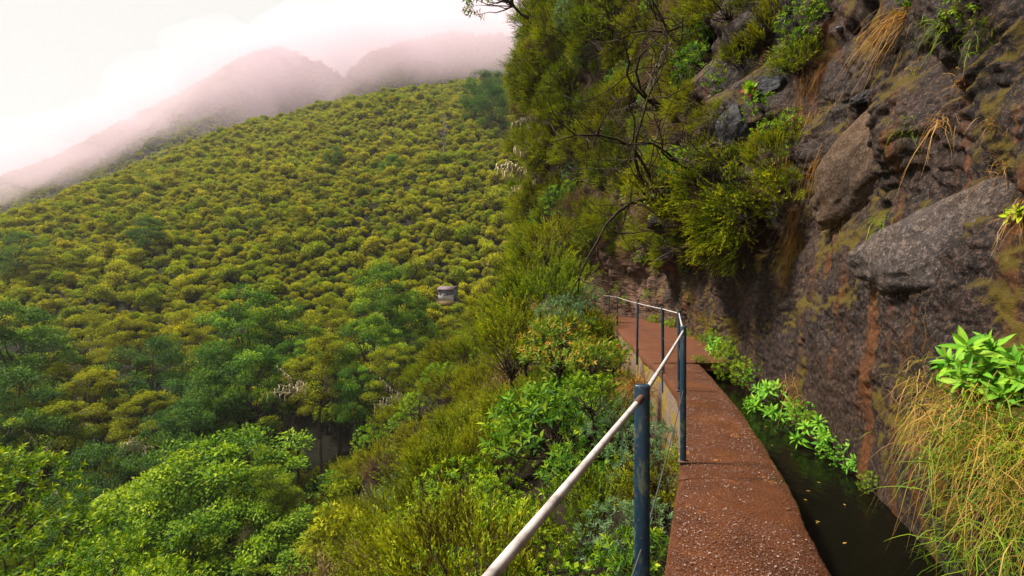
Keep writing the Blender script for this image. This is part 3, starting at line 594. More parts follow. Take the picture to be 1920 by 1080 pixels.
# the laurel close by at the lower left corner
rs.seed(5)
for px, py, y, w in ((60, 985, 10.5, 3.6), (190, 1030, 9.5, 2.6), (-30, 860, 11, 3.4), (290, 1075, 8.5, 1.8)):
    p = at(px, py, y); g = down(p.x, p.y); s = w * .72
    e = copy_thing([('foliage', CL[0]), ('stem', CL[1])], 'laurel_tree', (p.x, p.y, p.z - s), qz(random.uniform(0, 6)), s)
    A = Acc(); k = np.linspace(0, 1, 7)[:, None]; q = np.array([0, 0, .3]) * (1 - k) + np.array([.15, .1, (g - .5 - (p.z - s)) / s]) * k; q[1:-1, :2] += rs.normal(size=(5, 2)) * .12
    A.add(*tube(q, np.linspace(.03, .075, 7), 7)); ob('trunk', A.mesh('trunk', M['bark'], True), e)
    tag(e, 'glossy laurel with pale green shoots reaching up from the ravine floor', 'tree', 'laurels reaching up from the ravine floor')

# ------------------------------------------------------------------ hillside wood
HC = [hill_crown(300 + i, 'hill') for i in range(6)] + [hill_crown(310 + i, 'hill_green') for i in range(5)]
def crown_pick(P):
    f = fbm(np.stack([P[:, 0], P[:, 1], 0 * P[:, 0]], 1), .022, 3, 500) + rng.normal(size=len(P)) * .35
    return np.where(f > .25, rng.randint(6, 11, len(P)), rng.randint(0, 6, len(P)))
rng = np.random.RandomState(3)
cand = []
cell = {}
for it in range(120000):
    y = 84 + 270 * rng.rand() ** .85; x = -260 + 330 * rng.rand()
    if x < -1.12 * y - 10 or x > .06 * y + 14: continue
    yb = 88 + .13 * max(-x - 10, 0); yr = np.interp(x, RGX, RGY)
    if y < yb - 3 or y > yr + 18: continue
    s = (.50 + .95 * rng.rand() ** 2.2) * (1 + .0006 * y)
    if abs(x + 11) < 3.4 and 80 < y < 91.5: continue
    c = (int(x // 5), int(y // 5)); ok = True
    for a in (-1, 0, 1):
        for b in (-1, 0, 1):
            for (X, Y) in cell.get((c[0] + a, c[1] + b), ()):
                if (X - x) ** 2 + (Y - y) ** 2 < (1.62 * s) ** 2: ok = False
    if not ok: continue
    cell.setdefault(c, []).append((x, y)); cand.append((x, y, s))
cand = np.array(cand); cz = far_z(cand[:, 0], cand[:, 1])
order = np.argsort(cand[:, 1])
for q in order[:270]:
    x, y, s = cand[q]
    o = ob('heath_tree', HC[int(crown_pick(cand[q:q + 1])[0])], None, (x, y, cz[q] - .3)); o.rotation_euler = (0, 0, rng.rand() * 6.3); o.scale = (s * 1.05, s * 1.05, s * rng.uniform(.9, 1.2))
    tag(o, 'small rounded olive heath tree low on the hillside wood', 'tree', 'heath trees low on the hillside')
us = []
for it in range(4000):
    y = 30 + 60 * rng.rand(); x = -1.1 * y + (1.12 * y) * rng.rand(); sc_ = .8 + .8 * rng.rand()
    if ((x + 25) / 5) ** 2 + ((y - 69) / 4) ** 2 < 1 or (y < 44 and rng.rand() < .6) or (abs(x + 11) < 4 and y > 78): continue
    if any((a - x) ** 2 + (b - y) ** 2 < (1.5 * (sc_ + c)) ** 2 for a, b, c in us): continue
    z = down(x, y)
    if z > -2.2 or (y < 50 and z > -13): continue
    us.append((x, y, sc_))
    if len(us) > 290: break
    o = ob('green_bush', HC[6 + int(rng.randint(5))], None, (x, y, z - .4)); o.rotation_euler = (0, 0, rng.rand() * 6.3); o.scale = (sc_ * 1.1, sc_ * 1.1, sc_)
    tag(o, 'rounded green bush under the trees of the ravine', 'bush', 'green bushes on the ravine floor')
def scatter(name, P, S, meshes, label, kind='stuff'):
    """one object that carries many crowns by geometry nodes"""
    col = bpy.data.collections.new(name + '_crowns')
    for me in meshes: col.objects.link(bpy.data.objects.new('%s_crown_%02d' % (name, len(col.objects)), me))
    m = bpy.data.meshes.new(name); m.vertices.add(len(P)); m.vertices.foreach_set('co', np.asarray(P, np.float32).ravel())
    a = m.attributes.new('scl', 'FLOAT', 'POINT'); a.data.foreach_set('value', np.asarray(S, np.float32))
    a = m.attributes.new('rot', 'FLOAT_VECTOR', 'POINT'); rv = np.zeros((len(P), 3), np.float32); rv[:, 2] = rng.rand(len(P)) * 6.28; rv[:, :2] = rng.normal(size=(len(P), 2)) * .12; a.data.foreach_set('vector', rv.ravel())
    a = m.attributes.new('pick', 'INT', 'POINT'); a.data.foreach_set('value', crown_pick(np.asarray(P)).astype(np.int32))
    o = ob(name, m); tag(o, label, 'wood', kind=kind)
    ng = bpy.data.node_groups.new(name, 'GeometryNodeTree'); ng.interface.new_socket('Geometry', in_out='INPUT', socket_type='NodeSocketGeometry'); ng.interface.new_socket('Geometry', in_out='OUTPUT', socket_type='NodeSocketGeometry')
    gi, go = ng.nodes.new('NodeGroupInput'), ng.nodes.new('NodeGroupOutput'); ci = ng.nodes.new('GeometryNodeCollectionInfo'); ci.inputs[0].default_value = col; ci.inputs['Separate Children'].default_value = True
    ip = ng.nodes.new('GeometryNodeInstanceOnPoints'); ip.inputs['Pick Instance'].default_value = True
    def na(nm, ty):
        n = ng.nodes.new('GeometryNodeInputNamedAttribute'); n.data_type = ty; n.inputs[0].default_value = nm; return n.outputs[0]
    ng.links.new(gi.outputs[0], ip.inputs['Points']); ng.links.new(ci.outputs[0], ip.inputs['Instance']); ng.links.new(na('scl', 'FLOAT'), ip.inputs['Scale']); ng.links.new(na('pick', 'INT'), ip.inputs['Instance Index'])
    er = ng.nodes.new('FunctionNodeEulerToRotation'); ng.links.new(na('rot', 'FLOAT_VECTOR'), er.inputs[0]); ng.links.new(er.outputs[0], ip.inputs['Rotation'])
    ng.links.new(ip.outputs[0], go.inputs[0]); o.modifiers.new('crowns', 'NODES').node_group = ng; return o
sel = order[270:]
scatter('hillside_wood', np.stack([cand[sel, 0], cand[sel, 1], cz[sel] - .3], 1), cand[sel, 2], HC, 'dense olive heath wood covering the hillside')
print('HILL', len(cand), 'slope', NSLOPE, 'headland', len(hp))
x = -1000 + 1150 * rng.rand(16000); y = 440 + 235 * rng.rand(16000); z = ridge_z(x, y); k = (z > -40) & (x > -1.1 * y) & (x < .12 * y)
scatter('ridge_wood', np.stack([x, y, z - .5], 1)[k], 1.1 + .7 * rng.rand(k.sum()), HC, 'scrub wood on the far misty ridge')

# single trees that stand out on the hillside
def hill_tree(px, py, w, kind, label, group=None):
    h = ray(px, py + 6, bv_h)
    if not h: return
    ms, nm, look, H0 = TK[kind]; f, wd = ms[0]; s = w / 10.4
    e = copy_thing([('crown', f), ('trunk', wd)], nm, (h[0].x, h[0].y, h[0].z - .3 - 2.6 * s), qz(1.0), (s, s, s)); tag(e, label, 'tree', group)
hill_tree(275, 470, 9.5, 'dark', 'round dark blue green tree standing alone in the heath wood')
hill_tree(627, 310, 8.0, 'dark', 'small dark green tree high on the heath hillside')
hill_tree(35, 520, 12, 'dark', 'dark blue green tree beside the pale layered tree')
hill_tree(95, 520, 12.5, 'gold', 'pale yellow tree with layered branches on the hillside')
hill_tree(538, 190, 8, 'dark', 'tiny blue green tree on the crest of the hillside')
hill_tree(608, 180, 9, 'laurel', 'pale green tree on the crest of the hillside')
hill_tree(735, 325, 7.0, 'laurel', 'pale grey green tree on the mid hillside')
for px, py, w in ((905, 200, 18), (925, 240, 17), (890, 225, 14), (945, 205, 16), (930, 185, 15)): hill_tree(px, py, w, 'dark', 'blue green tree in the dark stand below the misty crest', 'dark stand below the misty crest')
h = ray(832, 305, bv_h); A = Acc(); rs.seed(9)
k = np.linspace(0, 1, 6)[:, None]; A.add(*tube(np.array([0, 0, -.5]) * (1 - k) + np.array([.3, 0, 15.]) * k, np.linspace(.28, .08, 6), 6))
bt = empty('bare_tree', h[0]); ob('trunk', A.mesh('trunk', M['greybark'], True), bt); A = Acc()
for i in range(16):
    z = rs.uniform(6, 15); a = rs.uniform(0, 6.3); l = rs.uniform(1.5, 5.5) * (1.15 - z / 18); q = np.array([.3 * z / 15, 0, z]) + np.linspace(0, 1, 5)[:, None] * np.array([math.cos(a) * l, math.sin(a) * l, .5]); q[1:] += rs.normal(size=(4, 3)) * .22; A.add(*tube(q, np.linspace(.13, .05, 5), 4))
ob('branches', A.mesh('branches', M['greybark'], True), bt); tag(bt, 'leafless pale tree with level branches on the hillside', 'tree')
# the post on the far summit
A = Acc(); sx, sy = -298., 660.; A.add(*tube([(sx, sy, 300), (sx, sy, 319)], [.5, .4], 6)); b = Acc(); b.add(*box((sx, sy, 317.4), (3.0, .4, .4)))
ps = empty('summit_post', (sx, sy, 305)); o = ob('post', A.mesh('post', M['greybark']), ps); o.location = (-sx, -sy, -305); o = ob('crossbar', b.mesh('crossbar', M['greybark']), ps); o.location = (-sx, -sy, -305)
tag(ps, 'slim post on the misty far summit', 'post')

# ------------------------------------------------------------------ the white hut
m, nt, N, L = newmat('hut_plaster'); g = N.new('ShaderNodeTexCoord'); P = g.outputs['Object']
n1 = noise(nt, P, 2.2, 6, .7); sp = N.new('ShaderNodeSeparateXYZ'); L.new(P, sp.inputs[0])
st = math_(nt, 'ADD', math_(nt, 'MULTIPLY', n1, 1.3), math_(nt, 'MULTIPLY', sp.outputs[2], .32))
c = mixc(nt, ramp(nt, st, [(.92, W_(0)), (1.06, W_(.95))]), (.42, .38, .40), (.03, .027, .033)); finish(nt, c, .9, bump(nt, n1, .4, .05), .1); M['plaster'] = m
m, nt, N, L = newmat('hut_roof'); g = N.new('ShaderNodeTexCoord'); c = ramp(nt, noise(nt, g.outputs['Object'], 1.5, 5), [(.35, (.075, .045, .042)), (.65, (.15, .11, .12))]); finish(nt, c, .7, None, .3); M['hutroof'] = m
m, nt, N, L = newmat('hut_side_panel'); finish(nt, (.03, .055, .05), .6); M['side_panel'] = m
hp_ = at(835, 565, 87); hut = empty('hut', hp_); hut.rotation_euler = (0, 0, R(-16)); HW, HD, HH = 2.75, 2.3, 2.1
A = Acc(); A.add(*box((0, HD / 2, HH / 2 - .15 + .1), (HW, HD, HH - .1))); ob('wall', A.mesh('wall', M['plaster']), hut)
A = Acc(); e = .16
prof = [(-.14, HH - .16), (.45, HH + .28), (HD * .75, HH + .42), (HD + .1, HH + .12)]
V = []
for x in (-HW / 2 - e, HW / 2 + e):
    for (yy, zz) in prof: V += [(x, yy, zz), (x, yy, zz + .09)]
F = []; nP = len(prof)
for q in range(nP - 1):
    a = 2 * q; b = 2 * nP + a; F += [(a, a + 2, b + 2, b), (a + 1, b + 1, b + 3, a + 3), (a, a + 1, a + 3, a + 2), (b, b + 2, b + 3, b + 1)]
F += [(0, 2 * nP, 2 * nP + 1, 1), (2 * nP - 2, 2 * nP - 1, 4 * nP - 1, 4 * nP - 2)]
A.add(V, F); ob('roof', A.mesh('roof', M['hutroof']), hut)
A = Acc()
for sx_ in (-1, 1):
    x0 = sx_ * (HW / 2 - .03); V = [(x0, .02, HH - .2), (x0, HD - .02, HH - .2), (x0, HD - .02, HH + .10), (x0, HD * .75, HH + .40), (x0, .45, HH + .26), (x0, .02, HH - .02)]; A.add(V, [(0, 1, 2, 3), (0, 3, 4, 5)])
ob('gable', A.mesh('gable', M['plaster']), hut)
A = Acc(); A.add(*box((HW / 2 + .02, HD * .5, .95), (.06, 1.7, 1.95))); ob('side_panel', A.mesh('side_panel', M['side_panel']), hut)  # dark green panel covering most of the right side wall
A = Acc(); A.add(*box((0, HD / 2, -.45), (HW + .3, HD + .3, .98))); ob('foundation', A.mesh('foundation', M['rwall']), hut); tag(hut, 'small white hut with stained plaster and low rusty roof', 'hut')
rf = LL[0]
for px, py, y, s in ((812, 590, 83, 3.2), (850, 588, 84, 3.0), (880, 600, 80, 3.4), (840, 610, 78, 3.6), (800, 612, 78, 3.3), (905, 615, 76, 3.2), (870, 630, 73, 3.4), (816, 566, 85.0, 2.3), (838, 568, 84.6, 2.2), (858, 567, 84.8, 2.3)):
    p = at(px, py, y); o = ob('green_bush', HC[6 + int(rng.randint(5))], None, (p.x, p.y, max(down(p.x, p.y) - .3, p.z - 2.4))); o.rotation_euler = (0, 0, rng.rand() * 6.3); o.scale = (s * .36, s * .36, s * .3)
    tag(o, 'low pale green bush spreading below the white hut', 'bush', 'bushes below the hut')
p = at(922, 592, 70); rb = copy_thing([('foliage', mk('foliage', *leafq(rs.normal(size=(120, 3)) * np.array([.17, .17, .3]) + [0, 0, .4], rdir(120) + [0, 0, .5], rdir(120), np.full(120, .22), .12), M['red'], rs.rand(480)))], 'red_plant', p, qz(0), 1.0)
A = Acc(); A.add(*tube([(0, 0, -4.0), (0, 0, .5)], [.04, .02], 5)); ob('stem', A.mesh('stem', M['bark']), rb); tag(rb, 'small coral red plant among the dark bushes near the hut', 'plant')

# ------------------------------------------------------------------ railing
m, nt, N, L = newmat('post_paint'); g = N.new('ShaderNodeNewGeometry'); P = g.outputs['Position']
mp = N.new('ShaderNodeMapping'); mp.inputs['Scale'].default_value = (1, 1, .35); L.new(P, mp.inputs[0])
n1 = noise(nt, mp.outputs[0], 22, 7, .7, .3); n2 = noise(nt, P, 70, 4, .6)
c = ramp(nt, n1, [(.3, (.003, .016, .034)), (.6, (.006, .030, .052))])
c = mixc(nt, ramp(nt, n1, [(.55, W_(0)), (.62, W_(.75))]), c, (.09, .10, .055)); c = mixc(nt, ramp(nt, n2, [(.60, W_(0)), (.66, W_(.85))]), c, (.10, .04, .018))
finish(nt, c, ramp(nt, n2, [(.3, W_(.28)), (.7, W_(.5))]), bump(nt, n2, .25, .002), .5); M['post'] = m
m, nt, N, L = newmat('cable_sheath'); g = N.new('ShaderNodeNewGeometry'); n1 = noise(nt, g.outputs['Position'], 14, 6, .65)
c = ramp(nt, n1, [(.3, (.22, .19, .18)), (.5, (.46, .41, .40)), (.7, (.56, .51, .50))]); finish(nt, c, .45, bump(nt, n1, .2, .003), .4); M['sheath'] = m
m, nt, N, L = newmat('rust'); g = N.new('ShaderNodeNewGeometry'); n1 = noise(nt, g.outputs['Position'], 60, 6, .7); c = ramp(nt, n1, [(.35, (.035, .022, .018)), (.65, (.16, .075, .04))]); finish(nt, c, .8, bump(nt, n1, .6, .003), .3); M['rust'] = m
m, nt, N, L = newmat('steel_wire'); finish(nt, (.05, .05, .055), .5, None, .5); M['wire'] = m
PY = [-.95, 1.7, 4.31, 7.3, 8.9, 12.15, 20.3, 23.3, 26.6]
PXo = [-.72, .432, 1.44, 2.385, 2.625, 2.97, 4.17, 4.43, 4.30]
PH = 1.15; rail = empty('railing', (PXo[0], PY[0], 0)); rinv = Vector((-PXo[0], -PY[0], 0))
def put(nm, me, par=None):
    o = ob(nm, me, par or rail)
    if par is None: o.location = rinv
    return o
tops = []
for i, (x, y) in enumerate(zip(PXo, PY)):
    lean = random.uniform(-.012, .012); a = Acc(); rz = R(-16) if y < 7 else R(-8); zb = -.35
    w, d, bv = .050, .034, .005
    ring = [(-w / 2 + bv, -d / 2), (w / 2 - bv, -d / 2), (w / 2, -d / 2 + bv), (w / 2, d / 2 - bv), (w / 2 - bv, d / 2), (-w / 2 + bv, d / 2), (-w / 2, d / 2 - bv), (-w / 2, -d / 2 + bv)]
    lev = [(zb, 1), (.4, 1), (PH - .008, 1), (PH - .002, .94), (PH, .8)]; V = []; ca, sa = math.cos(rz), math.sin(rz)
    for z, k in lev:
        for (p, q) in ring: V.append((x + (p * ca - q * sa) * k + lean * z, y + (p * sa + q * ca) * k, z))
    F = [(l * 8 + j, l * 8 + (j + 1) % 8, (l + 1) * 8 + (j + 1) % 8, (l + 1) * 8 + j) for l in range(4) for j in range(8)]; e = 32; F += [(e, e + 1, e + 2, e + 3), (e, e + 3, e + 4, e + 7), (e + 4, e + 5, e + 6, e + 7)]
    a.add(V, F); po = put('post', a.mesh('post', M['post'])); t = np.array([x + lean * 1.1, y, PH - .042]); tops.append(t)
    a = Acc(); a.add(*box((x + lean * .3, y, .012), (.085, .07, .01), rz)); put('base_plate', a.mesh('base_plate', M['rust']), po)
tops = np.array(tops)
def cable(z_off, sag, rad, n=8):
    q = []
    for a, b in zip(tops[:-1], tops[1:]):
        k = np.linspace(0, 1, 13)[:-1, None]; s = a * (1 - k) + b * k; s[:, 2] += z_off - sag * np.linalg.norm(b - a) * 4 * (k * (1 - k))[:, 0]; q.append(s)
    q.append(tops[-1:] + np.array([0, 0, z_off])); q = np.concatenate(q); return tube(q, rad, n)
A = Acc(); A.add(*cable(0, .002, .0086, 10)); put('handrail_cable', A.mesh('handrail_cable', M['sheath'], True))
A = Acc(); A.add(*cable(-.50, .007, .0032, 6)); put('lower_wire', A.mesh('lower_wire', M['wire'], True))
for i in range(1, len(tops)):
    d = nrm(tops[i] - tops[i - 1]); A = Acc(); L0 = .11 if i == 1 else .04; A.add(*tube([tops[i] - d * L0, tops[i] - d * L0 * .4, tops[i] + d * .03], [.0108, .0118, .0118], 10)); fe = put('ferrule', A.mesh('ferrule', M['rust'], True))
tag(rail, 'dark blue post railing with pale cable along the path', 'railing')

# ------------------------------------------------------------------ boulders and stones in the cliff
def rockmesh(seed, sx, sy, sz, mat, ang=.25, det=5, flat=0.0):
    import bmesh
    bm = bmesh.new(); bmesh.ops.create_icosphere(bm, subdivisions=det, radius=1); V = np.array([v.co[:] for v in bm.verts]); F = np.array([[v.index for v in f.verts] for f in bm.faces]); bm.free()
    r = np.random.RandomState(seed); n = V.copy(); P = V.copy()
    for i in range(13):                                  # shave planes so the stone has faces
        d = nrm(r.normal(size=3)); c = r.uniform(.62, .9); ex = np.maximum(P @ d - c, 0); P = P - ex[:, None] * d * (.75 + flat)
    P = P * (1 + .13 * fbm(P + seed, 1.3, 3, seed)[:, None] + .06 * fbm(P + seed, 4, 4, seed + 4)[:, None]); P = P * np.array([sx, sy, sz])
    return mk('boulder', P, F, mat, None, True)
def boulder(px, py, wpx, hpx, tilt, mat, label, seed, depth=.55, sink=.25, flat=.0, name='boulder'):
    h = ray(px, py, bv_c)
    if not h: return
    p, n = h; d = p.y; w = wpx / 960 * d / 2; hh = hpx / 960 * d / 2; fx = max(.35, abs(n.y) + .25)
    # local axes: X along the rock face, Z up the face, Y into the rock
    o = ob(name, rockmesh(seed, w / max(.45, abs(n.y) * .6 + .5), depth * min(w, hh) + .05, hh, mat, flat=flat)); nn = Vector((n.x, n.y, 0)).normalized(); xa = Vector((nn.y, -nn.x, 0))
    if xa.x < 0: xa = -xa
    za = Vector((0, 0, 1)); xa2 = xa * math.cos(tilt) + za * math.sin(tilt); za2 = xa2.cross(nn); za2 = za2 if za2.z > 0 else -za2; ya = za2.cross(xa2)
    o.matrix_world = Matrix((xa2, ya, za2)).transposed().to_4x4(); o.location = p - n * (depth * min(w, hh) * sink); tag(o, label, 'boulder' if name == 'boulder' else 'stone'); return o
boulder(1790, 428, 340, 250, .36, M['boulder'], 'largest smooth grey brown boulder bedded in the cliff', 1, .5, .82)
boulder(1630, 292, 250, 165, .55, M['tan'], 'tan brown boulder bedded in the cliff above the largest one', 12, .4, .7)
boulder(1625, 180, 56, 40, .4, M['basalt'], 'small angular dark stone above the tan boulder', 3, .7, .4, .3)
boulder(1372, 232, 62, 120, .1, M['basalt'], 'faceted grey basalt block beside orange soil on the cliff', 4, .7, .5, .35)
boulder(1440, 168, 70, 55, -.2, M['basalt'], 'dark basalt block behind the green rosette', 5, .6, .6, .3)
boulder(1770, 678, 34, 26, .3, M['basalt'], 'small dark stone beside the glossy leafy plant', 6, .8, 0, .3)
boulder(1590, 300, 70, 90, -.3, M['basalt'], 'dark broken rock along the left side of the tan boulder', 9, .4, .8, .2)
for i, (px, py, w) in enumerate(((1335, 182, 9), (1322, 222, 7), (1318, 240, 9), (1332, 290, 11), (1312, 340, 8), (1255, 120, 12), (1200, 160, 10), (1207, 165, 7), (1575, 55, 9), (1320, 275, 8), (1440, 215, 7), (1765, 30, 8))):
    boulder(px, py, w, w * 1.2, .3, M['pebble'], 'small pale stone stuck in the soil of the cliff', 20 + i, .8, 0, .2, 'stone')['group'] = 'pale stones in the cliff'

# orange soil ridge under the basalt block: mossy clods
# ------------------------------------------------------------------ grasses
def tussock(seed, n, length, spread, width, droop, mat, lean=(0, 0, 1), t0=.2, t1=1.0, seg=6, base=.08):
    rs.seed(seed); A = Acc(); k = np.linspace(0, 1, seg + 1)
    lean = nrm(np.array(lean, float))
    d = nrm(lean[None] + rs.normal(size=(n, 3)) * spread); L_ = length * rs.uniform(.45, 1.1, n); b = rs.normal(size=(n, 3)) * base
    P = b[:, None, :] + d[:, None, :] * (k[None, :, None] * L_[:, None, None]); P[:, :, 2] -= (k[None] ** 2) * (L_ * droop * rs.uniform(.6, 1.3, n))[:, None]
    P[:, 1:, :] += rs.normal(size=(n, seg, 3)) * .012 * length
    S = nrm(np.cross(d, rdir(n))); w = width * (1 - k[None, :] ** 1.5 * .92) * rs.uniform(.6, 1.3, n)[:, None]
    V = np.stack([P - S[:, None] * w[..., None] / 2, P + S[:, None] * w[..., None] / 2], 2); q = np.arange(n * (seg + 1) * 2).reshape(n, seg + 1, 2)
    F = np.stack([q[:, :-1, 0], q[:, :-1, 1], q[:, 1:, 1], q[:, 1:, 0]], 2).reshape(-1, 4)
    T = np.clip(rs.uniform(t0, t1, n)[:, None] + (k[None] - .5) * .35, 0, 1); A.add(V.reshape(-1, 3), F, np.repeat(T, 2, 1).ravel())
    return A.mesh('blades', M[mat])
def grass(px, py, n, length, label, mat='straw', spread=.4, droop=.9, width=.006, lean=(-.7, -.25, .5), t=(.1, 1), group=None, bv=None, base=.08, seed=None, loc=None):
    if loc is None:
        h = ray(px, py, bv or bv_c)
        if not h: return
        loc = h[0] - h[1] * .03
    o = ob('grass_tussock', tussock(seed or int(px * 7 + py), n, length, spread, width, droop, mat, lean, t[0], t[1], base=base), None, loc); tag(o, label, 'grass', group); return o
G = 'long grass tussocks hanging over the channel'; GL_ = 'long straw and green grass tussock hanging over the channel bank below the glossy plant'
for px, py, n, ln in ((1735, 715, 90, .40), (1790, 765, 130, .48), (1855, 770, 120, .42), (1760, 800, 120, .45), (1840, 850, 130, .45), (1905, 830, 120, .45), (1880, 915, 100, .34), (1960, 860, 130, .45), (1975, 960, 110, .4)):
    grass(px, py, int(n * 1.3), ln * .78, GL_, 'straw', .55, .95, .0045, (-.7, -.4, .4), (.25, 1.05), G, base=.09)
for px, py in ((1830, 800), (1880, 860), (1900, 900), (1780, 850), (1940, 800)):
    grass(px, py, 150, .30, 'dense green grass tuft under the long straw grass', 'grassgreen', .75, .6, .0055, (-.5, -.4, .7), (.0, .9), 'green tufts under the straw grass', base=.10)
for px, py in ((1850, 1010), (1900, 1050), (1800, 1015), (1930, 1000)):
    grass(px, py, 160, .26, 'short bright green grass tuft at the foot of the bank', 'fern', .6, .6, .005, (-.4, -.3, .8), (.0, .8), 'short green tufts at the foot of the bank')
grass(1690, 40, 150, .62, 'long straw grass tuft hanging high on the cliff', 'drygrass', .16, .75, .007, (-.75, -.2, -.1), (.3, 1))
grass(1765, 235, 70, .42, 'sparse pale grass tuft above the largest boulder', 'drygrass', .55, 1.0, .004, (-.4, -.3, .45), (.5, 1), base=.03)
grass(1905, 400, 60, .3, 'dry grass tuft under the lime leaves by the boulder', 'drygrass', .4, .9, .004, (-.5, -.3, .3), (.4, 1), base=.03)
grass(1490, 725, 130, .38, 'dry brown grass tuft between the leafy channel plants', 'drygrass', .5, .9, .006, (-.5, -.3, .6), (.2, .9))
grass(1505, 765, 90, .3, 'thin green brown grass tuft under the dry one', 'straw', .5, .9, .005, (-.5, -.3, .6), (.1, .7))
for px, py, s in ((1310, 640, .45), (1290, 625, .4), (1335, 620, .5), (1265, 610, .45), (1230, 600, .5), (1320, 600, .4)):
    grass(px, py, 110, s, 'thin pale grass growing at the cliff foot by the far path', 'straw', .5, .4, .010, (-.3, -.2, .9), (.1, .8), 'pale grass at the cliff foot')
h = at(1200, 690, 9.6); grass(0, 0, 420, .85, 'domed brown grass tussock beside the path edge', 'drygrass', .75, .85, .010, (-.3, -.2, .9), (-.1, .75), loc=Vector((2.32, 9.4, -.42)), seed=5)
for y, z, n in ((2.75, -.55, 420), (3.35, -.75, 300), (3.1, -.95, 260)):
    grass(0, 0, n, .55, 'pale straw grass tuft hanging below the path edge', 'drygrass', .4, .95, .006, (-.35, -.5, .35), (.4, 1), 'straw tufts below the path edge', loc=Vector((float(xl(y)) - .02, y, z)), seed=int(y * 99), base=.08)
for px, py, s in ((1530, 210, .5), (1500, 400, .55), (1515, 150, .5), (1535, 290, .45), (1490, 440, .5), (1550, 120, .4), (1470, 300, .45)):
    grass(px, py, 90, s, 'rusty dead grass hanging down the cliff face', 'drygrass', .22, .6, .006, (-.35, -.1, -.6), (0, .6), 'rusty hanging grass on the cliff')
for i, (px, py) in enumerate(((1580, 110), (1720, 130), (1830, 80), (1860, 230), (1560, 200), (1700, 250), (1800, 160), (1570, 420), (1660, 420), (1880, 320), (1610, 90), (1760, 60))):
    grass(px, py, 55, random.uniform(.16, .3), 'small tuft of brown and green growth in a crack of the cliff', ('drygrass', 'straw', 'fern')[i % 3], .55, .8, .005, (-.5, -.3, .3), (.1, .9), 'small tufts in the cliff cracks', base=.05)
# tall thin flower stalks over the bank
for px, py, s in ((1720, 690, .5), (1750, 680, .4), (1690, 760, .4)):
    grass(px, py, 7, s * 1.4, 'few tall dry stalks standing over the grass bank', 'drygrass', .25, .25, .005, (-.45, -.2, .85), (.4, .9), 'tall dry stalks on the bank', base=.03)

# ------------------------------------------------------------------ large-leaved plants: every leaf is its own piece
def leafmesh(seed, mat, w=.30, curl=.35, cup=.10, tone=.6, tip=1.6):
    r = np.random.RandomState(seed); n = 6; k = np.linspace(0, 1, n + 1); half = w * .5 * np.sin(math.pi * np.clip(k, .015, 1) ** .8) ** (1 / tip * 1.5) + .006; half[-1] = .004
    z = -curl * k ** 2 + .18 * k; x = k * (1 - .12 * curl * k); V = []; T = []
    for i in range(n + 1):
        for s in (-1, 0, 1): V.append((x[i], s * half[i], z[i] + (abs(s) * cup * w))); T.append(np.clip(tone + (.22 if s == 0 else 0) + r.normal() * .05, 0, 1))
    F = []
    for i in range(n):
        for s in range(2): a = i * 3 + s; F.append((a, a + 3, a + 4, a + 1))
    return mk('leaf', V, F, mat, T, True)
LF = [leafmesh(1, M['fresh'], .26, .35, .12, .45), leafmesh(2, M['fresh'], .24, .55, .10, .6), leafmesh(3, M['fresh'], .28, .20, .14, .75), leafmesh(4, M['fresh'], .25, .45, .1, .3)]
LV = [leafmesh(5, M['laurel_lime'], .34, .4, .1, .7), leafmesh(6, M['laurel_lime'], .36, .3, .1, .95)]
def leafy(name, loc, axis, rosettes, label, leaves=10, L_=.10, meshes=LF, cat='plant', spreadr=.18, group=None, seed=0, flatr=.8, stemr=.005):
    r = random.Random(seed); e = empty(name, loc); ax = Vector(axis).normalized(); A = Acc()
    for c in rosettes:
        c = Vector(c); d = (c.normalized() * flatr + ax * .6 + Vector((r.uniform(-.25, .25), r.uniform(-.25, .25), r.uniform(-.1, .3)))).normalized(); q0 = d.to_track_quat('Z', 'Y')
        k = np.linspace(0, 1, 5)[:, None]; b = np.array(c) * .02; A.add(*tube(b * (1 - k) + np.array(c) * k + np.sin(k * math.pi) * np.array([0, 0, .03]), np.linspace(stemr, stemr * .6, 5), 5))
        n = leaves + r.randint(-2, 2)
        for i in range(n):
            t = i / max(1, n - 1); th = i * 2.399 + r.uniform(-.25, .25); el = .05 + 1.0 * t ** 1.3 + r.uniform(-.15, .15); lo = ob('leaf', r.choice(meshes), e)
            lo.rotation_mode = 'QUATERNION'; lo.rotation_quaternion = q0 @ qz(th) @ Quaternion((0, 1, 0), -el) @ Quaternion((1, 0, 0), r.uniform(-.3, .3)); s = L_ * (1.12 - .55 * t) * r.uniform(.82, 1.15); lo.scale = (s, s, s)
            lo.location = c + d * (t * L_ * .55 - L_ * .4)
    ob('stems', A.mesh('stems', M['stalk'], True), e); tag(e, label, cat, group); return e
def cluster(n, sx, sy, sz, seed, up=.15):
    r = np.random.RandomState(seed); d = nrm(r.normal(size=(n, 3))); d[:, 2] = np.abs(d[:, 2]); return d * (.55 + .45 * r.rand(n, 1)) * np.array([sx, sy, sz]) + np.array([0, 0, up])
h = ray(1915, 715, bv_c); base = h[0] - h[1] * .02
C = cluster(30, .26, .30, .34, 3, .02); C[:, 0] -= .14
leafy('leafy_plant', base + Vector((.0, .05, -.05)), (-.6, -.3, .6), C, 'large glossy leaved plant over the grass bank', 10, .14, LF, spreadr=.2, seed=4)
def chan(px, py, C, label, n, L_, seed, mesh=LF):
    h = ray(px, py, bv_c); leafy('leafy_plant', h[0] + Vector((.05, 0, -.03)), (-.7, -.2, .6), C, label, n, L_, mesh, seed=seed)
C = cluster(24, .26, .55, .40, 5, .0); C[:, 0] -= .2
chan(1465, 770, C, 'biggest bright green leafy clump leaning over the channel', 13, .155, 6)
C = cluster(11, .18, .24, .26, 7, .0); C[:, 0] -= .15
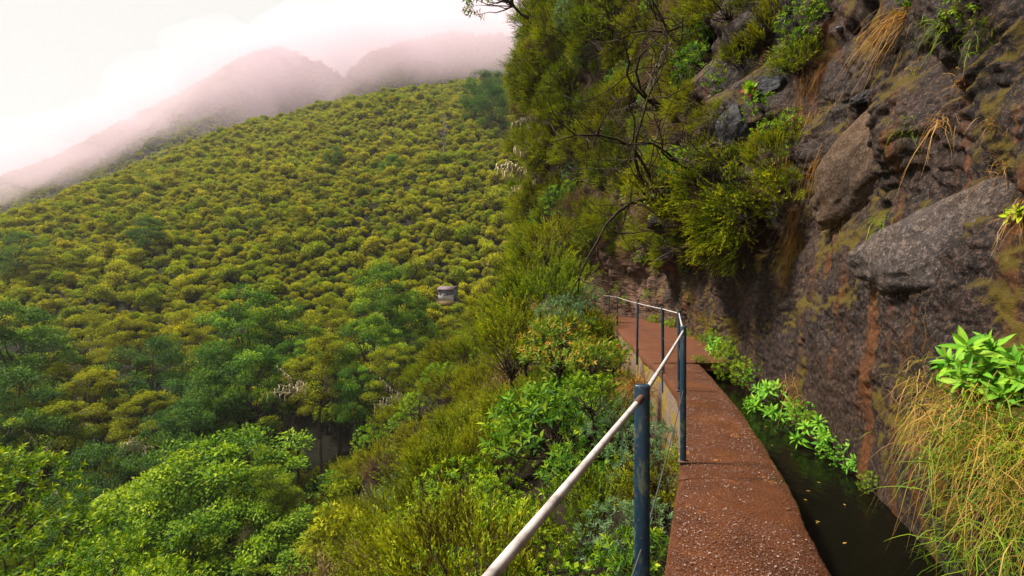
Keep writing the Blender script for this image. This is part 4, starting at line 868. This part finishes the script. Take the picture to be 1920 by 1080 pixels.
chan(1545, 825, C, 'second bright green leafy clump beside the dry grass tuft', 13, .13, 8)
C = cluster(3, .08, .1, .1, 9, .0); C[:, 0] -= .06
chan(1600, 870, C, 'small bright green sprig at the waterline', 8, .10, 10)
C = cluster(2, .05, .06, .1, 19, .02); C[:, 0] -= .05
chan(1588, 838, C, 'tiny bright green sprig above the creeping leaves', 7, .07, 20)
C = cluster(9, .2, .3, .3, 11, .0); C[:, 0] -= .15
chan(1350, 655, C, 'bright green bush of narrow leaves at the end of the slab', 11, .16, 12)
C = cluster(5, .08, .1, .1, 15, .02); C[:, 0] -= .05
chan(1912, 405, C, 'lime green leafy sprig beside the largest boulder', 8, .075, 16, LV)
C = cluster(5, .08, .14, .14, 17, .02); C[:, 0] -= .06
chan(1905, 850, C, 'pale lime leaved creeper in the bank grass', 7, .07, 18, LV)
# fern fronds and creeping leaves along the waterline
FRN = [laurel_near(190, .6, .45, 'fern', 90, 10, .07, .018, .3)]; CRP = [laurel_near(192, .4, .45, 'fresh', 70, 5, .05, .045, .2)]
KINDS['fern'] = (FRN, 'fern_clump'); KINDS['creep'] = (CRP, 'creeping_plant'); LOOK['fern'] = 'yellow green fine leaved fern clump'; LOOK['creep'] = 'small round leaved creeping plant'
for px, py, k, s in ((1385, 690, 'fern', .75), (1372, 665, 'fern', .6), (1405, 705, 'fern', .55), (1520, 790, 'creep', .45), (1565, 850, 'creep', .4), (1580, 872, 'creep', .38), (1500, 780, 'creep', .4), (1530, 800, 'fern', .3), (1300, 640, 'fern', .7), (1262, 622, 'fern', .8), (1235, 612, 'fern', .9), (1640, 915, 'fern', .22), (1420, 715, 'creep', .5), (1345, 640, 'fern', .5)):
    h = ray(px, py, bv_c)
    if h: shrub(k, h[0] - h[1] * .03, h[1] + Vector((0, 0, .5)), s, 'at the waterline under the cliff', 'along the waterline')
for px, py, s in ((1330, 680, .25), (1318, 677, .22)):
    shrub('fern', (3.72, 9.98, -.02) if px == 1330 else (3.6, 10.0, .0), (0, -.3, 1), s, 'on the end of the channel slab', 'on the slab end')
# leafy trailing vines with yellow-green leaves on the upper cliff
VN = laurel_near(195, .5, .35, 'laurel_lime', 26, 7, .085, .034, .4)
KINDS['vine'] = ([VN], 'trailing_vine'); LOOK['vine'] = 'yellow green trailing leafy vine'
for px, py, s in ((1500, 55, .7), (1530, 20, .7), (1490, 100, .7), (1560, 30, .6), (1470, 130, .6), (1520, 75, .7), (1430, 210, .6), (1460, 245, .6), (1490, 235, .55), (1440, 265, .6), (1485, 280, .5), (1480, 350, .5), (1200, 300, 1.0), (1180, 340, 1.0), (1230, 330, .9), (1160, 290, 1.0), (1250, 370, .9), (1130, 320, 1.1), (1215, 240, .9), (1190, 410, .9), (1230, 70, .9), (1260, 110, .9), (1345, 155, .6), (1700, 15, .35), (1830, 5, .4), (1445, 330, .5), (1165, 545, .8), (1180, 570, .8), (1220, 560, .8), (1150, 480, .8), (1210, 470, .8), (1330, 640, .5)):
    h = ray(px, py, bv_c)
    if h: shrub('vine', h[0] - h[1] * .02, h[1] + Vector((0, 0, .1)), s * random.uniform(.9, 1.2), 'scrambling over the cliff face', 'on the cliff face')
# succulent rosette with red lower leaves
h = ray(1405, 172, bv_c); e = empty('succulent_rosette', h[0]); q0 = Vector((-.45, -.8, .3)).to_track_quat('Z', 'Y')
sm = leafmesh(31, M['fresh'], .5, -.1, .1, 1.0, 1.0); sr = leafmesh(32, M['red'], .5, .1, .1, .8, 1.0); sc = h[0].y / 960
for i in range(34):
    red = i < 6; t = i / 34; lo = ob('leaf', sr if red else sm, e); lo.rotation_mode = 'QUATERNION'; lo.rotation_quaternion = q0 @ qz(i * 2.4) @ Quaternion((0, 1, 0), -(-.1 + 1.2 * t)); s = sc * 17 * (1.25 - .75 * t); lo.scale = (s, s, s); lo.location = q0 @ Vector((0, 0, sc * 10 * t)) + Vector((-.03, -.08, 0))
A = Acc(); A.add(*tube([(.05, .2, -.03), (0, .05, -.01), (-.03, -.08, 0)], [.012, .01, .01], 6)); ob('stem', A.mesh('stem', M['stalk']), e); tag(e, 'pale green succulent rosette with red lower leaves on the cliff', 'plant')

# ------------------------------------------------------------------ bare branches and hanging roots on the cliff
def bare(px, py, seed, length, r0, dirs, label, mat='darkbark', name='bare_shrub', twigs=5, group=None, drop=.0, bv=None, wig=.10):
    h = ray(px, py, bv_c)
    if not h: return
    rs.seed(seed); e = empty(name, h[0]); T = Acc(); B = Acc(); allp = []
    for d in dirs:
        d = nrm(np.array(d, float)); n = 9; q = [np.array(h[1]) * -.1]; cur = d
        for i in range(n): cur = nrm(cur + rs.normal(size=3) * .28 + np.array([0, 0, -drop])); q.append(q[-1] + cur * length / n)
        q = np.array(q); T.add(*tube(q, np.linspace(r0, r0 * .25, n + 1), 6)); allp.append(q)
        for s in range(twigs):
            j = rs.randint(2, n); p = q[j]; c2 = nrm((q[j] - q[j - 1]) + rs.normal(size=3) * .05 + rdir(1)[0] * .9); z = [p]
            for i in range(6): c2 = nrm(c2 + rs.normal(size=3) * .35 + np.array([0, 0, -drop])); z.append(z[-1] + c2 * length * .07 * rs.uniform(.7, 1.6))
            z = np.array(z); B.add(*tube(z, np.linspace(r0 * .34, r0 * .1, 7), 4))
            for w in range(2):
                p = z[rs.randint(2, 7)]; c3 = rdir(1)[0]; y_ = [p]
                for i in range(4): c3 = nrm(c3 + rs.normal(size=3) * .35 + np.array([0, -.1, -drop])); y_.append(y_[-1] + c3 * length * .045)
                B.add(*tube(np.array(y_), np.linspace(r0 * .16, r0 * .07, 5), 4))
    ob('limb', T.mesh('limb', M[mat], True), e); ob('twigs', B.mesh('twigs', M[mat], True), e); tag(e, label, 'branches', group); return e
bare(1290, 240, 61, 3.6, .05, [(-1, -.5, .25), (-.9, -.6, .7), (-1, -.4, -.1)], 'thick dark mossy limbs reaching out from the cliff', twigs=9)
bare(1255, 60, 62, 4.0, .055, [(-1, -.4, .1), (-.8, -.6, .4)], 'dark bare limbs near the top of the cliff', twigs=9)
bare(1270, 390, 63, 3.2, .045, [(-.9, -.4, .8), (-1, -.5, .2), (-.7, -.6, 1)], 'dark twisted bare shrub above the overhang', twigs=10)
bare(1200, 420, 64, 2.6, .035, [(-1, -.4, .5), (-.8, -.5, -.1)], 'dark leafless branches beside the lime shrub', twigs=9)
bare(1120, 300, 65, 4.0, .05, [(-1, -.5, .3), (-.6, -.7, .5)], 'dark bare limbs under the golden heath', twigs=8)
bare(1100, 130, 66, 4.0, .05, [(-1, -.5, .2), (-.6, -.7, .4)], 'dark bare limbs above the golden heath', twigs=8)
for i, (px, py) in enumerate(((1262, 150), (1240, 190), (1285, 200), (1220, 220), (1250, 260), (1300, 280), (1240, 100), (1275, 60))):
    bare(px, py, 70 + i, 2.4, .026, [(-.35, -.4, -.6), (-.5, -.2, -.3), (-.1, -.5, -.8)], 'tangle of thin grey roots hanging on the cliff', 'greybark', 'hanging_roots', 7, 'grey roots hanging on the cliff', .18)
for i, (px, py, l) in enumerate(((1180, 100, 3.4), (1320, 60, 2.6), (1230, 330, 2.6), (1160, 210, 3.4), (1300, 320, 2.2), (1140, 420, 2.8))):
    bare(px, py, 90 + i, l, .035, [(-.8, -.6, .5), (-.9, -.5, -.1), (-.5, -.7, .8)], 'leafless dark twig thicket in the hanging curtain of shrubs', 'darkbark', 'bare_shrub', 10, 'leafless thickets in the hanging curtain', .03)
bare(1140, 700, 81, 1.0, .01, [(-.5, -.4, .8)], 'thin dark twig', 'darkbark') if False else None

for i, (px, py, sc_) in enumerate(((985, 335, .75), (975, 400, .8), (990, 300, .6), (965, 450, .7), (1000, 240, .5), (985, 370, .6))):
    h = ray(px, py, bv_c) or ray(px + 25, py, bv_c)
    if h:
        o = ob('dead_branch', DB[i % 3], None, h[0] + Vector((-1.1, -1.0, .3))); o.scale = (sc_,) * 3; o.rotation_euler = (0, 0, i * 1.3); tag(o, 'pale lichen covered dead branch on the edge of the headland', 'branch', 'lichen branches on the headland edge')
# ------------------------------------------------------------------ gravel on the path, leaves on the water
rs.seed(77); n = 15000; A = Acc(); yy = 1.3 + 8.5 * rs.rand(n) ** 1.2; t = np.clip(rs.rand(n) * .94 + .03, 0, 1); xx = xl(yy) * (1 - t) + xr(yy) * t
dens = fbm(np.stack([xx * 2, yy * 1.2, 0 * yy], 1), .9, 3, 90); k = dens > -.8; xx, yy = xx[k], yy[k]; n = len(xx); s = .003 + .0055 * rs.rand(n) ** 2.2; th = rs.rand(n) * 6.28
q = np.array([(-1, -.5, 0), (.2, -.7, 0), (1, .1, 0), (-.2, .7, 0), (0, 0, .55)]); V = np.stack([q[:, 0][None] * np.cos(th)[:, None] - q[:, 1][None] * np.sin(th)[:, None], q[:, 0][None] * np.sin(th)[:, None] + q[:, 1][None] * np.cos(th)[:, None], np.repeat(q[:, 2][None], n, 0)], 2) * s[:, None, None] + np.stack([xx, yy, xx * 0 + .003], 1)[:, None]
F = (np.arange(n) * 5)[:, None, None] + np.array([(0, 1, 4), (1, 2, 4), (2, 3, 4), (3, 0, 4)])[None]
m, nt, N, L = newmat('gravel'); at_ = N.new('ShaderNodeAttribute'); at_.attribute_name = 'tone'; c = ramp(nt, at_.outputs['Fac'], [(0, (.06, .025, .016)), (.55, (.09, .035, .024)), (.75, (.19, .115, .09)), (1, (.34, .26, .23))]); finish(nt, c, .28, None, .7)
tag(ob('gravel', mk('gravel', V.reshape(-1, 3), F.reshape(-1, 3), m, np.repeat(rs.rand(n), 5))), 'fine wet gravel and needles on the path', 'gravel', kind='stuff')
fl = leafmesh(41, M['straw'], .45, .1, .05, .6)
for i in range(11):
    y = random.uniform(2.4, 7); f = random.uniform(.15, .8); x = float(xr(y)) * (1 - f) + float(xw(y)) * f; o = ob('fallen_leaf', fl, None, (x, y, WATER + .006)); o.rotation_euler = (0, 0, random.uniform(0, 6)); o.scale = (.035,) * 3; tag(o, 'small yellow fallen leaf floating on the channel water', 'leaf', 'fallen leaves on the water')
for i in range(14):
    y = random.uniform(2.2, 9); f = random.uniform(.1, .95); x = float(xl(y)) * (1 - f) + float(xr(y)) * f; o = ob('fallen_leaf', fl, None, (x, y, .008)); o.rotation_euler = (0, 0, random.uniform(0, 6)); o.scale = (.022,) * 3; tag(o, 'small dry leaf lying on the wet path', 'leaf', 'dry leaves on the path')

# ------------------------------------------------------------------ air: haze round everything, mist on the far ridge
def volmat(name, col, dens):
    m, nt, N, L = newmat(name); v = N.new('ShaderNodeVolumePrincipled'); v.inputs['Color'].default_value = (*col, 1); v.inputs['Density'].default_value = dens; v.inputs['Anisotropy'].default_value = 0.0
    o = N.new('ShaderNodeOutputMaterial'); L.new(v.outputs[0], o.inputs['Volume']); return m
V, F = box((0, 1500, 150), (9000, 9000, 460)); hz_ = ob('haze', mk('haze', V, F, volmat('haze', (.97, .95, 1.0), .00014))); tag(hz_, 'thin pale haze in the air', 'haze', kind='stuff')
import bmesh
mistm = volmat('mist', (.92, .76, .84), .0074)
for i, (px, py, y, rx, ry, rz) in enumerate(((330, 240, 520, 120, 60, 50), (200, 290, 540, 130, 60, 42), (620, 120, 560, 110, 55, 60), (790, 85, 560, 120, 60, 45), (900, 85, 540, 90, 60, 45), (440, 170, 540, 80, 50, 80), (520, 125, 560, 90, 40, 42), (60, 325, 560, 120, 60, 34), (330, 185, 620, 110, 40, 55), (560, 60, 640, 60, 30, 30), (850, 40, 640, 190, 50, 50))):
    bm = bmesh.new(); bmesh.ops.create_icosphere(bm, subdivisions=4, radius=1)
    V = np.array([v.co[:] for v in bm.verts]); F = np.array([[v.index for v in f.verts] for f in bm.faces]); bm.free(); V = V * (1 + .22 * fbm(V + i * 7, 1.2, 3, 900 + i))[:, None] * np.array([rx, ry, rz])
    o = ob('mist_bank', mk('mist_bank', V, F, mistm, None, True), None, at(px, py, y)); tag(o, 'soft pink white mist bank drifting over the far ridge', 'mist', 'mist banks on the far ridge', kind='stuff')
